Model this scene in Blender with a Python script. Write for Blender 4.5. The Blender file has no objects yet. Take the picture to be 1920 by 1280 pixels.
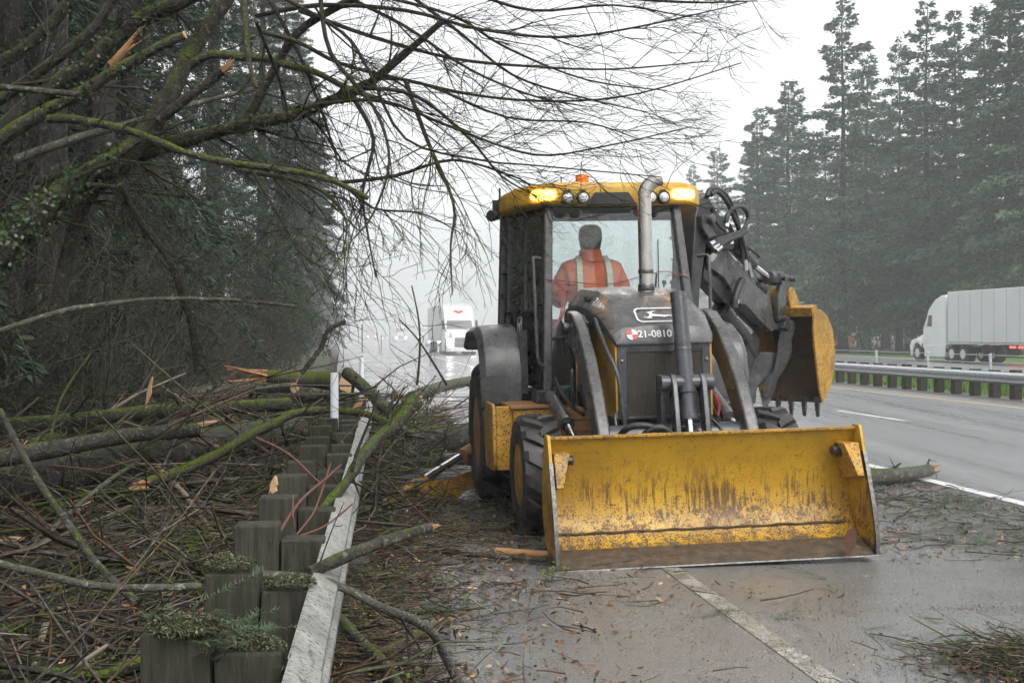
import bpy, math, random
import numpy as np
from mathutils import Vector, Matrix
PI = math.pi
SC = bpy.context.scene
COL = SC.collection
rng = random.Random(7)
NR = np.random.default_rng(7)

# ------------------------------------------------------------------ camera
CAM_H = 1.67
FPX = 2200.0          # focal length in photograph pixels (1920 wide)
cam_d = bpy.data.cameras.new('camera')
cam = bpy.data.objects.new('camera', cam_d); COL.objects.link(cam)
cam_d.sensor_width = 36.0
cam_d.lens = 36.0 * FPX / 1920.0
cam_d.shift_y = -14.0 / 1920.0
cam_d.clip_start = 0.1; cam_d.clip_end = 4000
cam.location = (0, 0, CAM_H); cam.rotation_euler = (math.radians(90), 0, 0)
SC.camera = cam

# ------------------------------------------------------------------ sky and sun (overcast)
SUN_EL, SUN_ROT = math.radians(48), math.radians(150)
w = bpy.data.worlds.new('World'); SC.world = w; w.use_nodes = True
nt = w.node_tree; nt.nodes.clear()
sky = nt.nodes.new('ShaderNodeTexSky'); sky.sky_type = 'NISHITA'; sky.sun_disc = False
sky.sun_elevation = SUN_EL; sky.sun_rotation = SUN_ROT
sky.air_density = 1.0; sky.dust_density = 6.0; sky.ozone_density = 1.0
hs = nt.nodes.new('ShaderNodeHueSaturation'); hs.inputs['Saturation'].default_value = 0.12
mx = nt.nodes.new('ShaderNodeMix'); mx.data_type = 'RGBA'; mx.inputs[0].default_value = 0.86
mx.inputs[7].default_value = (6.7, 6.9, 7.05, 1)      # even cloud deck over the clear-sky model
bg = nt.nodes.new('ShaderNodeBackground'); bg.inputs['Strength'].default_value = 0.1
wo = nt.nodes.new('ShaderNodeOutputWorld')
nt.links.new(sky.outputs[0], hs.inputs['Color']); nt.links.new(hs.outputs[0], mx.inputs[6])
nt.links.new(mx.outputs[2], bg.inputs['Color']); nt.links.new(bg.outputs[0], wo.inputs['Surface'])
sun_d = bpy.data.lights.new('sun', 'SUN'); sun_d.energy = 1.5; sun_d.angle = math.radians(40)
sun_d.color = (1.0, 0.97, 0.93)
sun = bpy.data.objects.new('sun', sun_d); COL.objects.link(sun)
sd = Vector((math.sin(SUN_ROT) * math.cos(SUN_EL), math.cos(SUN_ROT) * math.cos(SUN_EL), math.sin(SUN_EL)))
sun.rotation_euler = sd.to_track_quat('Z', 'Y').to_euler()
SC.view_settings.view_transform = 'Standard'; SC.view_settings.look = 'None'
SC.view_settings.exposure = 0.92; SC.view_settings.gamma = 1.0
SC.view_settings.use_curve_mapping = False
cy = SC.cycles
cy.max_bounces = 4; cy.diffuse_bounces = 2; cy.glossy_bounces = 2; cy.transmission_bounces = 2
cy.use_adaptive_sampling = True; cy.adaptive_threshold = 0.04; cy.adaptive_min_samples = 10
cy.volume_bounces = 1; cy.transparent_max_bounces = 12
cy.use_denoising = True; cy.caustics_reflective = False; cy.caustics_refractive = False
cy.sample_clamp_indirect = 4.0
try: cy.denoiser = 'OPENIMAGEDENOISE'
except Exception: pass

# ------------------------------------------------------------------ frames of reference
def P(px, py, Y):                       # photograph pixel at a depth -> world point
    return Vector(((px - 960) / FPX * Y, Y, CAM_H - (py - 626) / FPX * Y))
def G(px, py, z=0.0):                   # photograph pixel on the ground
    return P(px, py, FPX * (CAM_H - z) / (py - 626))
YAW = math.atan(320 / FPX)              # the road runs towards (640, 626)
RD = Vector((-math.sin(YAW), math.cos(YAW), 0)); RU = Vector((math.cos(YAW), math.sin(YAW), 0))
def RW(u, v, z=0.0): return RU * u + RD * v + Vector((0, 0, z))
# machine frame: x towards image right, y backwards, z up; origin between the front wheels on the ground
MTH = math.radians(8.0)
M_LOC = Vector((1.21, 9.93, 0.027))
M_MAT = Matrix.Translation(M_LOC) @ Matrix.Rotation(MTH, 4, 'Z') @ Matrix.Rotation(-0.0235, 4, 'Y')
M_INV = M_MAT.inverted()
def ML(px, py, x=None, y=None):
    a = (px - 960) / FPX; c, s = math.cos(MTH), math.sin(MTH)
    if y is not None: x = (a * (9.93 + c * y) - 1.21 + s * y) / (c - a * s)
    else: y = (1.21 + c * x - a * (9.93 + s * x)) / (s + a * c)
    Y = 9.93 + s * x + c * y
    return Vector((x, y, CAM_H - (py - 626) * Y / FPX - (0.027 + 0.0235 * x)))

# ------------------------------------------------------------------ object helpers
def link_mesh(name, me, mat=None, parent=None):
    o = bpy.data.objects.new(name, me); COL.objects.link(o)
    if mat is not None and len(me.materials) == 0: me.materials.append(mat)
    if parent is not None: o.parent = parent
    return o
def tag(o, label=None, cat=None, group=None, kind=None):
    if label: o['label'] = label
    if cat: o['category'] = cat
    if group: o['group'] = group
    if kind: o['kind'] = kind
    return o
def thing(name, label, cat, loc=(0, 0, 0), rotz=0.0, group=None):
    o = bpy.data.objects.new(name, None); COL.objects.link(o)
    o.empty_display_size = 0.2
    o.location = loc; o.rotation_euler = (0, 0, rotz)
    return tag(o, label, cat, group)
def np_mesh(name, V, F, smooth=False):
    V = np.asarray(V, np.float32).reshape(-1, 3); F = np.asarray(F, np.int32)
    k = F.shape[1]; m = len(F)
    me = bpy.data.meshes.new(name)
    me.vertices.add(len(V)); me.vertices.foreach_set('co', V.ravel())
    me.loops.add(m * k); me.loops.foreach_set('vertex_index', F.ravel())
    me.polygons.add(m)
    me.polygons.foreach_set('loop_start', np.arange(0, m * k, k, dtype=np.int32))
    me.polygons.foreach_set('use_smooth', np.full(m, smooth, dtype=bool))
    me.update(calc_edges=True)
    return me
def frame_of(d):
    d = Vector(d).normalized()
    a = Vector((0, 0, 1)) if abs(d.z) < 0.9 else Vector((1, 0, 0))
    u = d.cross(a).normalized()
    return u, d.cross(u).normalized(), d

class MB:
    """collects shapes; build() links them as one mesh object"""
    def __init__(s): s.v = []; s.f = []; s.g = []
    def add(s, vs, fs):
        o = len(s.v); s.g.append((o, len(s.f))); s.v += [tuple(p) for p in vs]; s.f += [tuple(i + o for i in f) for f in fs]; return s
    def box(s, x0, x1, y0, y1, z0, z1):
        return s.add([(x0,y0,z0),(x1,y0,z0),(x1,y1,z0),(x0,y1,z0),(x0,y0,z1),(x1,y0,z1),(x1,y1,z1),(x0,y1,z1)],
                     [(3,2,1,0),(4,5,6,7),(0,1,5,4),(1,2,6,5),(2,3,7,6),(3,0,4,7)])
    def hexa(s, b, t):                  # two quads, bottom and top, same winding
        return s.add(list(b) + list(t), [(3,2,1,0),(4,5,6,7),(0,1,5,4),(1,2,6,5),(2,3,7,6),(3,0,4,7)])
    def bar(s, p0, p1, w, h, up=(0, 0, 1)):   # box along a segment
        p0, p1 = Vector(p0), Vector(p1); d = (p1 - p0).normalized()
        u = d.cross(Vector(up))
        if u.length < 1e-4: u = d.cross(Vector((1, 0, 0)))
        u.normalize(); v = u.cross(d)
        q = [(-w/2,-h/2),(w/2,-h/2),(w/2,h/2),(-w/2,h/2)]
        return s.hexa([p0 + u*a + v*b for a, b in q], [p1 + u*a + v*b for a, b in q])
    def prism(s, poly, fn, t0, t1):     # polygon [(a,b)], fn(a,b,t) -> point
        n = len(poly)
        vs = [fn(a, b, t0) for a, b in poly] + [fn(a, b, t1) for a, b in poly]
        fs = [tuple(range(n))[::-1], tuple(range(n, 2*n))] + [(i, (i+1) % n, n + (i+1) % n, n + i) for i in range(n)]
        return s.add(vs, fs)
    def tube(s, pts, r, n=8, cap=True):
        pts = [Vector(p) for p in pts]; m = len(pts)
        rs = r if isinstance(r, (list, tuple)) else [r] * m
        u = None; vs = []; fs = []
        for i, p in enumerate(pts):
            d = (pts[min(i+1, m-1)] - pts[max(i-1, 0)])
            if d.length < 1e-9: d = Vector((0, 0, 1))
            d.normalize()
            if u is None: u = frame_of(d)[0]
            else:
                u = u - d * u.dot(d)
                u = u.normalized() if u.length > 1e-6 else frame_of(d)[0]
            v = d.cross(u)
            for k in range(n):
                a = 2*PI*k/n; vs.append(p + (u*math.cos(a) + v*math.sin(a)) * rs[i])
        for i in range(m-1):
            for k in range(n):
                k2 = (k+1) % n; fs.append((i*n+k, i*n+k2, (i+1)*n+k2, (i+1)*n+k))
        if cap: fs += [tuple(range(n))[::-1], tuple(range((m-1)*n, m*n))]
        return s.add(vs, fs)
    def lathe(s, prof, org, axis, n=32, closed=False):   # prof [(r, h)]
        u, v, d = frame_of(axis); org = Vector(org); m = len(prof); vs = []; fs = []
        for r, h in prof:
            for k in range(n):
                a = 2*PI*k/n; vs.append(org + d*h + (u*math.cos(a) + v*math.sin(a))*r)
        for i in range(m if closed else m-1):
            j = (i+1) % m
            for k in range(n):
                k2 = (k+1) % n; fs.append((i*n+k, i*n+k2, j*n+k2, j*n+k))
        if not closed: fs += [tuple(range(n))[::-1], tuple(range((m-1)*n, m*n))]
        return s.add(vs, fs)
    def ball(s, c, r, n=10, m=7, sq=(1, 1, 1)):
        c = Vector(c); prof = []
        vs = [c + Vector((0, 0, -r*sq[2]))]; fs = []
        for i in range(1, m):
            b = -PI/2 + PI*i/m
            for k in range(n):
                a = 2*PI*k/n; vs.append(c + Vector((r*sq[0]*math.cos(b)*math.cos(a), r*sq[1]*math.cos(b)*math.sin(a), r*sq[2]*math.sin(b))))
        vs.append(c + Vector((0, 0, r*sq[2])))
        for k in range(n):
            fs.append((0, 1+(k+1) % n, 1+k)); fs.append((len(vs)-1, 1+(m-2)*n+k, 1+(m-2)*n+(k+1) % n))
        for i in range(m-2):
            for k in range(n): fs.append((1+i*n+k, 1+i*n+(k+1) % n, 1+(i+1)*n+(k+1) % n, 1+(i+1)*n+k))
        return s.add(vs, fs)
    def xform(s, M):
        s.v = [tuple(M @ Vector(p)) for p in s.v]; return s
    def pieces(s):                       # one builder for each shape added
        e = s.g[1:] + [(len(s.v), len(s.f))]
        for (v0, f0), (v1, f1) in zip(s.g, e):
            m = MB(); m.add(s.v[v0:v1], [tuple(i - v0 for i in f) for f in s.f[f0:f1]]); yield m
    def build(s, name, mat, parent=None, smooth=35, bevel=0.0, seg=2):
        me = bpy.data.meshes.new(name); me.from_pydata(s.v, [], s.f); me.update()
        import bmesh
        b = bmesh.new(); b.from_mesh(me); bmesh.ops.recalc_face_normals(b, faces=b.faces); b.to_mesh(me); b.free()
        if smooth:
            me.polygons.foreach_set('use_smooth', [True] * len(me.polygons))
            me.set_sharp_from_angle(angle=math.radians(smooth))
        o = link_mesh(name, me, mat, parent)
        if bevel > 0:
            md = o.modifiers.new('bevel', 'BEVEL'); md.width = bevel; md.segments = seg
            md.limit_method = 'ANGLE'; md.angle_limit = math.radians(40); md.harden_normals = True
        return o
def smooth_path(pts, k=4):              # Catmull-Rom
    pts = [Vector(p) for p in pts]; out = []
    for i in range(len(pts)-1):
        p0, p1, p2, p3 = pts[max(i-1, 0)], pts[i], pts[i+1], pts[min(i+2, len(pts)-1)]
        for j in range(k):
            t = j/k
            out.append(0.5*((2*p1) + (p2-p0)*t + (2*p0-5*p1+4*p2-p3)*t*t + (3*p1-p0-3*p2+p3)*t**3))
    out.append(pts[-1]); return out
def copy_tree(o, parent=None, label=None, group=None):
    c = o.copy(); COL.objects.link(c); c.parent = parent
    if label: c['label'] = label
    if group: c['group'] = group
    for ch in list(o.children): copy_tree(ch, c)
    return c

# ------------------------------------------------------------------ materials
class Mat:
    def __init__(s, name):
        s.m = bpy.data.materials.new(name); s.m.use_nodes = True
        s.t = s.m.node_tree; s.t.nodes.clear()
        s.out = s.n('ShaderNodeOutputMaterial')
        s.b = s.n('ShaderNodeBsdfPrincipled'); s.l(s.b.outputs[0], s.out.inputs[0])
        s.co = s.n('ShaderNodeTexCoord')
    def n(s, ty, **kw):
        nd = s.t.nodes.new(ty)
        for k, v in kw.items():
            if k.startswith('i_'): nd.inputs[k[2:].replace('_', ' ')].default_value = v
            else: setattr(nd, k, v)
        return nd
    def l(s, a, b): s.t.links.new(a, b)
    def noise(s, scale, detail=4, rough=0.6, stretch=None, src='Object', dist=0.0):
        c = s.co.outputs[src]
        if stretch:
            mp = s.n('ShaderNodeMapping'); mp.inputs['Scale'].default_value = stretch; s.l(c, mp.inputs[0]); c = mp.outputs[0]
        nd = s.n('ShaderNodeTexNoise', i_Scale=scale, i_Detail=detail, i_Roughness=rough, i_Distortion=dist)
        s.l(c, nd.inputs['Vector']); return nd.outputs[0]
    def ramp(s, fac, a, b, lo=0.0, hi=1.0):
        nd = s.n('ShaderNodeMapRange'); nd.inputs[1].default_value = a; nd.inputs[2].default_value = b
        nd.inputs[3].default_value = lo; nd.inputs[4].default_value = hi
        s.l(fac, nd.inputs[0]); return nd.outputs[0]
    def mix(s, fac, a, b):
        nd = s.n('ShaderNodeMix', data_type='RGBA')
        for v, i in ((fac, 0), (a, 6), (b, 7)):
            if isinstance(v, (int, float)): nd.inputs[i].default_value = v
            elif isinstance(v, (tuple, list)): nd.inputs[i].default_value = tuple(v)[:3] + (1,)
            else: s.l(v, nd.inputs[i])
        return nd.outputs[2]
    def math(s, op, a, b=0.0):
        nd = s.n('ShaderNodeMath', operation=op)
        for i, v in enumerate((a, b)):
            if isinstance(v, (int, float)): nd.inputs[i].default_value = v
            else: s.l(v, nd.inputs[i])
        return nd.outputs[0]
    def set(s, color=None, rough=None, metal=None, spec=None):
        for k, v in (('Base Color', color), ('Roughness', rough), ('Metallic', metal), ('Specular IOR Level', spec)):
            if v is None: continue
            if isinstance(v, (int, float)): s.b.inputs[k].default_value = v
            elif isinstance(v, (tuple, list)): s.b.inputs[k].default_value = tuple(v)[:3] + (1,)
            else: s.l(v, s.b.inputs[k])
        return s
    def bump(s, h, strength=0.5, dist=0.01):
        nd = s.n('ShaderNodeBump', i_Strength=strength, i_Distance=dist)
        s.l(h, nd.inputs['Height']); s.l(nd.outputs[0], s.b.inputs['Normal']); return s
    def upness(s):                       # world normal z
        g = s.n('ShaderNodeNewGeometry'); sp = s.n('ShaderNodeSeparateXYZ'); s.l(g.outputs['Normal'], sp.inputs[0]); return sp.outputs[2]
    def island(s):
        g = s.n('ShaderNodeNewGeometry'); return g.outputs['Random Per Island']

def simple(name, c1, c2=None, scale=8, rough=0.5, metal=0.0, bump=0.0, bscale=60, spec=0.5):
    m = Mat(name); c2 = c2 or tuple(x*0.7 for x in c1)
    m.set(m.mix(m.ramp(m.noise(scale), 0.35, 0.7), c1, c2), rough, metal, spec)
    if bump: m.bump(m.noise(bscale, 3), bump, 0.01)
    return m.m
def painted(name, c, dirt=(0.035, 0.028, 0.02), amt=0.5, rough=0.36, speck=90, sp_t=0.62, dust=None):
    """machine paint with splashed mud specks, film of dust and tone shift"""
    m = Mat(name)
    base = m.mix(m.ramp(m.noise(2.5, 3), 0.3, 0.75), c, tuple(x*0.72 for x in c))
    film = m.ramp(m.noise(5, 4, 0.7), 0.42, 0.72, 0, amt)
    col = m.mix(film, base, dust or tuple(d*1.6 for d in dirt))
    if dust: col = m.mix(m.ramp(m.noise(4, 4, 0.65, stretch=(9, 9, 0.7)), 0.5, 0.68, 0, amt*0.7), col, tuple(d*0.55 for d in dust))
    sp = m.ramp(m.noise(speck, 2, 0.6), sp_t, sp_t + 0.05, 0, 0.9)
    col = m.mix(sp, col, dirt)
    r = m.ramp(m.noise(9, 3), 0.3, 0.7, rough - 0.12, rough + 0.2)
    m.set(col, r, 0.0, 0.5); m.bump(m.noise(130, 2), 0.12, 0.004)
    return m.m
def metal(name, c, rough=0.3, scale=14, var=0.7):
    m = Mat(name)
    m.set(m.mix(m.ramp(m.noise(scale, 5), 0.35, 0.7), c, tuple(x*var for x in c)), m.ramp(m.noise(scale*2), 0.3, 0.7, rough-0.08, rough+0.15), 1.0)
    return m.m
def emit(name, c, strength, base=(0.8, 0.8, 0.8)):
    m = Mat(name); m.set(base, 0.3)
    m.b.inputs['Emission Color'].default_value = tuple(c) + (1,); m.b.inputs['Emission Strength'].default_value = strength
    m.m.cycles.emission_sampling = 'NONE'
    return m.m
def glass_mat(name, tint, refl=0.06, dust=0.1, dustcol=(0.2, 0.19, 0.17)):
    m = Mat(name); m.t.nodes.remove(m.b)
    tr = m.n('ShaderNodeBsdfTransparent'); tr.inputs[0].default_value = tuple(tint) + (1,)
    gl = m.n('ShaderNodeBsdfGlossy'); gl.inputs['Roughness'].default_value = 0.02
    fr = m.n('ShaderNodeFresnel', i_IOR=1.5)
    mx = m.n('ShaderNodeMixShader'); m.l(m.math('ADD', fr.outputs[0], refl), mx.inputs[0]); m.l(tr.outputs[0], mx.inputs[1]); m.l(gl.outputs[0], mx.inputs[2])
    df = m.n('ShaderNodeBsdfDiffuse'); df.inputs[0].default_value = tuple(dustcol) + (1,)
    m2 = m.n('ShaderNodeMixShader')
    m.l(m.ramp(m.noise(60, 6, 0.75), 0.5, 0.72, dust*0.25, dust*2.2), m2.inputs[0]); m.l(mx.outputs[0], m2.inputs[1]); m.l(df.outputs[0], m2.inputs[2])
    m.l(m2.outputs[0], m.out.inputs[0]); return m.m

def bark_mat(name, c1, c2, moss=0.0, mosscol=(0.095, 0.145, 0.008), lichen=0.0, scale=12):
    m = Mat(name)
    n1 = m.noise(scale, 4, 0.65)
    col = m.mix(m.ramp(n1, 0.35, 0.68), c1, c2)
    if lichen: col = m.mix(m.ramp(m.noise(scale*2.2, 4), 0.58, 0.66, 0, lichen), col, (0.26, 0.28, 0.22))
    if moss:
        f = m.math('ADD', m.math('MULTIPLY', m.upness(), 0.34), m.math('ADD', m.math('MULTIPLY', m.noise(7, 3, 0.7), 0.65), m.math('MULTIPLY', m.noise(45, 2), 0.35)))
        f = m.ramp(f, 0.80 - moss*0.36, 0.98 - moss*0.36)
        mc = m.mix(m.ramp(m.noise(55, 2), 0.35, 0.65), mosscol, tuple(x*0.28 for x in mosscol))
        col = m.mix(f, col, mc)
    m.set(col, 0.8, 0, 0.25); m.bump(m.noise(scale*4, 3, 0.7), 0.9, 0.03)
    return m.m
BARK = bark_mat('bark_dark', (0.026, 0.022, 0.018), (0.075, 0.066, 0.056), moss=0.12, lichen=0.55)
BARK_CON = bark_mat('bark_conifer', (0.03, 0.026, 0.022), (0.014, 0.012, 0.01), moss=0.1, lichen=0.35, scale=6)
MOSSY = bark_mat('bark_mossy', (0.018, 0.016, 0.012), (0.042, 0.037, 0.026), moss=0.5, lichen=0.3)
MOSSY2 = bark_mat('bark_moss_covered', (0.04, 0.038, 0.025), (0.07, 0.065, 0.045), moss=0.8, mosscol=(0.105, 0.142, 0.012), lichen=0.5)
LICHEN = bark_mat('bark_lichen', (0.06, 0.055, 0.045), (0.12, 0.115, 0.1), moss=0.2, lichen=0.8)
TWIG = bark_mat('twig_bark', (0.024, 0.02, 0.015), (0.05, 0.044, 0.033), moss=0.22, lichen=0.3, scale=18)
def stick_mat(name, stops, lich=0.35):   # each stick takes its own tone
    m = Mat(name); cr = m.n('ShaderNodeValToRGB'); m.l(m.island(), cr.inputs[0]); e = cr.color_ramp
    for i, (p_, c) in enumerate(stops):
        el = e.elements[0] if i == 0 else (e.elements[-1] if i == len(stops)-1 else e.elements.new(p_)); el.color = c + (1,)
    col = m.mix(m.ramp(m.noise(30, 2), 0.56, 0.66, 0, lich), cr.outputs[0], (0.24, 0.25, 0.19))
    m.set(col, 0.6, 0, 0.4); return m.m
STICKM = stick_mat('stick_bark', [(0, (0.016, 0.013, 0.01)), (0.3, (0.035, 0.028, 0.02)), (0.55, (0.065, 0.052, 0.036)), (0.70, (0.085, 0.06, 0.04)), (0.8, (0.055, 0.06, 0.018)), (0.9, (0.12, 0.048, 0.03)), (1.0, (0.19, 0.17, 0.13))])
THICKM = stick_mat('thicket_bark', [(0, (0.012, 0.011, 0.008)), (0.4, (0.026, 0.023, 0.016)), (0.7, (0.03, 0.034, 0.012)), (1.0, (0.065, 0.058, 0.042))], 0.15)
TWIG_GREEN = bark_mat('twig_mossy', (0.05, 0.05, 0.02), (0.085, 0.09, 0.035), moss=0.65, scale=18)
REDTWIG = simple('red_twig', (0.13, 0.05, 0.036), (0.08, 0.034, 0.025), 20, 0.5)
def wood_mat(name, c1, c2, stretch=(20, 20, 20)):
    m = Mat(name)
    m.set(m.mix(m.noise(3, 6, 0.7, stretch=stretch), c1, c2), 0.7, 0, 0.3); m.bump(m.noise(5, 4, stretch=stretch), 0.5, 0.01); return m.m
CUTWOOD = wood_mat('cut_wood', (0.58, 0.40, 0.24), (0.34, 0.2, 0.1))
SPLINTER = wood_mat('splintered_wood', (0.5, 0.29, 0.14), (0.24, 0.1, 0.04), (4, 30, 30))

# ------------------------------------------------------------------ the setting: ground, roads, verge
def soil_mat():
    m = Mat('forest_soil')
    c = m.mix(m.ramp(m.noise(1.3, 6), 0.35, 0.65), (0.02, 0.015, 0.01), (0.055, 0.026, 0.014))
    c = m.mix(m.ramp(m.noise(3.1, 6, 0.7), 0.52, 0.66), c, (0.03, 0.045, 0.018))
    c = m.mix(m.ramp(m.noise(38, 4), 0.55, 0.68), c, (0.075, 0.04, 0.022))
    m.set(c, 0.7, 0, 0.4); m.bump(m.noise(30, 6, 0.75), 0.9, 0.04); return m.m
SOIL = soil_mat()
def asphalt_mat():
    m = Mat('wet_asphalt')
    agg = m.noise(150, 2, 0.7)
    big = m.noise(0.55, 5, 0.6)
    trk = m.noise(1.0, 4, 0.55, stretch=(0.9, 0.06, 1))
    c = m.mix(m.ramp(agg, 0.38, 0.66), (0.06, 0.06, 0.06), (0.34, 0.335, 0.325))
    c = m.mix(m.ramp(big, 0.35, 0.65, 0, 0.25), c, (0.1, 0.098, 0.094))
    c = m.mix(m.ramp(m.noise(34, 3, 0.75), 0.6, 0.68, 0, 0.8), c, (0.03, 0.027, 0.02))
    wet = m.math('ADD', m.math('MULTIPLY', big, 0.6), m.math('MULTIPLY', trk, 0.45))
    r = m.ramp(wet, 0.4, 0.56, 0.32, 0.1)
    r2 = m.math('ADD', r, m.ramp(m.noise(45, 3), 0.4, 0.7, -0.02, 0.08))
    m.set(c, r2, 0, m.ramp(wet, 0.42, 0.62, 0.35, 0.6))
    h = m.math('ADD', m.math('MULTIPLY', agg, m.ramp(wet, 0.42, 0.6, 1.0, 0.12)), m.math('MULTIPLY', m.noise(7, 4), 0.2))
    m.bump(h, 0.35, 0.01); return m.m
ASPH = asphalt_mat()
def smooth_road_mat():                   # travelled lanes: finer, wetter film than the shoulder
    m = Mat('wet_lane_asphalt')
    trk = m.noise(1.0, 5, 0.6, stretch=(1.4, 0.05, 1))
    c = m.mix(m.ramp(m.noise(120, 2), 0.35, 0.7), (0.14, 0.142, 0.146), (0.26, 0.262, 0.268))
    m.set(c, m.ramp(trk, 0.35, 0.65, 0.42, 0.24), 0, 0.9)
    m.bump(m.math('ADD', m.noise(60, 3), m.math('MULTIPLY', trk, 0.6)), 0.06, 0.01); return m.m
LANE = smooth_road_mat()
def grass_base():
    m = Mat('verge_grass'); c = m.mix(m.ramp(m.noise(0.8, 6), 0.35, 0.65), (0.07, 0.16, 0.02), (0.12, 0.17, 0.04))
    m.set(c, 0.8, 0, 0.2); m.bump(m.noise(20, 4), 0.8, 0.05); return m.m
GRASSM = grass_base()
PAINTW = painted('road_paint_white', (0.5, 0.48, 0.43), (0.075, 0.066, 0.052), 0.97, 0.4, 95, 0.48)
PAINTW2 = painted('road_paint_bright', (0.8, 0.8, 0.78), (0.3, 0.3, 0.28), 0.35, 0.35, 60, 0.66)
PAINTY = painted('road_paint_yellow', (0.72, 0.55, 0.22), (0.3, 0.27, 0.2), 0.4, 0.35, 60, 0.66)

def strip(name, u0, u1, v0, v1, z, mat, nu=1, nv=1):
    V = []; F = []
    for j in range(nv+1):
        for i in range(nu+1):
            V.append(RW(u0 + (u1-u0)*i/nu, v0 + (v1-v0)*j/nv, z))
    for j in range(nv):
        for i in range(nu):
            a = j*(nu+1)+i; F.append((a, a+1, a+nu+2, a+nu+1))
    me = bpy.data.meshes.new(name); me.from_pydata([tuple(p) for p in V], [], F); me.update()
    return tag(link_mesh(name, me, mat), kind='structure')
# terrain under everything
me = bpy.data.meshes.new('ground'); s_ = 2500
me.from_pydata([(-s_, -s_, -0.06), (s_, -s_, -0.06), (s_, s_, -0.06), (-s_, s_, -0.06)], [], [(0, 1, 2, 3)]); me.update()
tag(link_mesh('ground', me, SOIL), kind='structure')
# the littered bank left of the road: uneven sheet
def hnoise(x, y):
    return (0.5*math.sin(x*1.3+y*0.7+1) + 0.35*math.sin(x*2.9-y*1.9) + 0.25*math.sin(x*0.5+y*2.6+2) + 0.18*math.sin(5.1*x+3.3*y))
def bank_z(x, y):
    u = x*RU.x + y*RU.y
    edge = 1/(1+math.exp((u+0.3)*3.2))      # 1 left of the guardrail, 0 on the asphalt
    far = max(0.0, min(1.0, (-u-6)/8))
    pile = math.exp(-((y-12)/6)**2)
    return -0.035 + edge*(0.05 + 0.07*hnoise(x, y) + 0.22*pile) + far*0.4
nx, ny = 110, 150
V = []; F = []
for j in range(ny+1):
    y = -3 + 60*(j/ny)**1.5
    for i in range(nx+1):
        x = -24 - 0.12*y + (24.6)*(i/nx)**0.75
        V.append((x, y, bank_z(x, y)))
for j in range(ny):
    for i in range(nx):
        a = j*(nx+1)+i; F.append((a, a+1, a+nx+2, a+nx+1))
me = np_mesh('bank', V, F, True)
tag(link_mesh('bank', me, SOIL), kind='structure')
strip('road_shoulder', -0.2, 6.55, -12, 900, 0.0, ASPH)
strip('road_lanes', 6.55, 16.1, -12, 900, 0.0, LANE)
strip('road_gravel_edge', 16.1, 17.4, -12, 900, 0.0, simple('gravel_edge', (0.17, 0.165, 0.155), (0.09, 0.088, 0.085), 30, 0.6, 0, 0.6, 90))
strip('median_verge', 17.4, 27.0, -12, 900, -0.02, GRASSM)
strip('opposite_road', 27.0, 39.5, -12, 900, 0.02, LANE)
strip('forest_verge', 39.5, 47, -12, 900, 0.0, GRASSM)
VERGE = simple('rough_verge', (0.04, 0.055, 0.02), (0.06, 0.05, 0.03), 1.5, 0.8, 0, 0.8, 20)
strip('left_verge', -7.0, -0.6, 27, 500, 0.22, VERGE)
# painted lines
strip('edge_line', 2.26, 2.39, -2, 300, 0.004, PAINTW)
strip('lane_edge_line', 6.56, 6.72, -2, 600, 0.005, PAINTW2)
for k in range(-1, 24):
    v0 = 9.0 + k*12.2
    strip('lane_dash', 10.64, 10.78, v0, v0+3.1, 0.005, PAINTW2)
strip('median_edge_line', 15.1, 15.26, -2, 600, 0.005, PAINTY)
strip('opposite_edge_line', 28.2, 28.35, -2, 600, 0.025, PAINTY)
strip('opposite_edge_line', 38.3, 38.45, -2, 600, 0.025, PAINTW2)
# grass of the median: blades, too many to count
def blade_field(name, n, fu, fv, mat, hmin, hmax, label, cat, zf=0.0):
    u = NR.uniform(*fu, n); v = NR.uniform(*fv, n)
    base = np.outer(u, np.array(RU)) + np.outer(v, np.array(RD)); base[:, 2] = zf
    a = NR.uniform(0, 2*PI, n); wv = np.stack([np.cos(a), np.sin(a), 0*a], 1)*NR.uniform(0.012, 0.03, n)[:, None]
    h = NR.uniform(hmin, hmax, n); le = NR.normal(0, 0.35, (n, 2))*h[:, None]
    tip = base + np.stack([le[:, 0], le[:, 1], h], 1)
    V = np.stack([base-wv, base+wv, tip], 1).reshape(-1, 3)
    return tag(link_mesh(name, np_mesh(name, V, np.arange(3*n).reshape(-1, 3)), mat), label, cat, kind='stuff')
mg = Mat('grass_blades'); mg.set(mg.mix(mg.island(), (0.06, 0.15, 0.015), (0.13, 0.19, 0.04)), 0.6, 0, 0.2)
blade_field('grass', 26000, (17.5, 22.5), (12, 60), mg.m, 0.06, 0.16, 'short bright green grass on the median behind the right guardrail', 'grass')

# ------------------------------------------------------------------ guardrails
def timber_mat(name, c1, c2):
    m = Mat(name)
    c = m.mix(m.ramp(m.noise(6, 6, 0.7, stretch=(6, 6, 0.5)), 0.35, 0.65), c1, c2)
    c = m.mix(m.ramp(m.noise(3, 5), 0.55, 0.75, 0, 0.6), c, (0.05, 0.06, 0.03))
    c = m.mix(m.ramp(m.noise(70, 3), 0.68, 0.74, 0, 0.7), c, (0.25, 0.24, 0.18))
    oi = m.n('ShaderNodeObjectInfo'); c = m.mix(m.ramp(oi.outputs['Random'], 0, 1, 0, 0.55), c, (0.03, 0.034, 0.018))
    m.set(c, 0.75, 0, 0.3); m.bump(m.noise(8, 4, 0.75, stretch=(10, 10, 0.6)), 1.0, 0.02); return m.m
TIMBER = timber_mat('weathered_timber', (0.032, 0.031, 0.023), (0.085, 0.08, 0.062))
TIMBER2 = timber_mat('dark_timber', (0.05, 0.043, 0.038), (0.09, 0.078, 0.068))
GALV = Mat('galvanised_rail')
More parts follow.
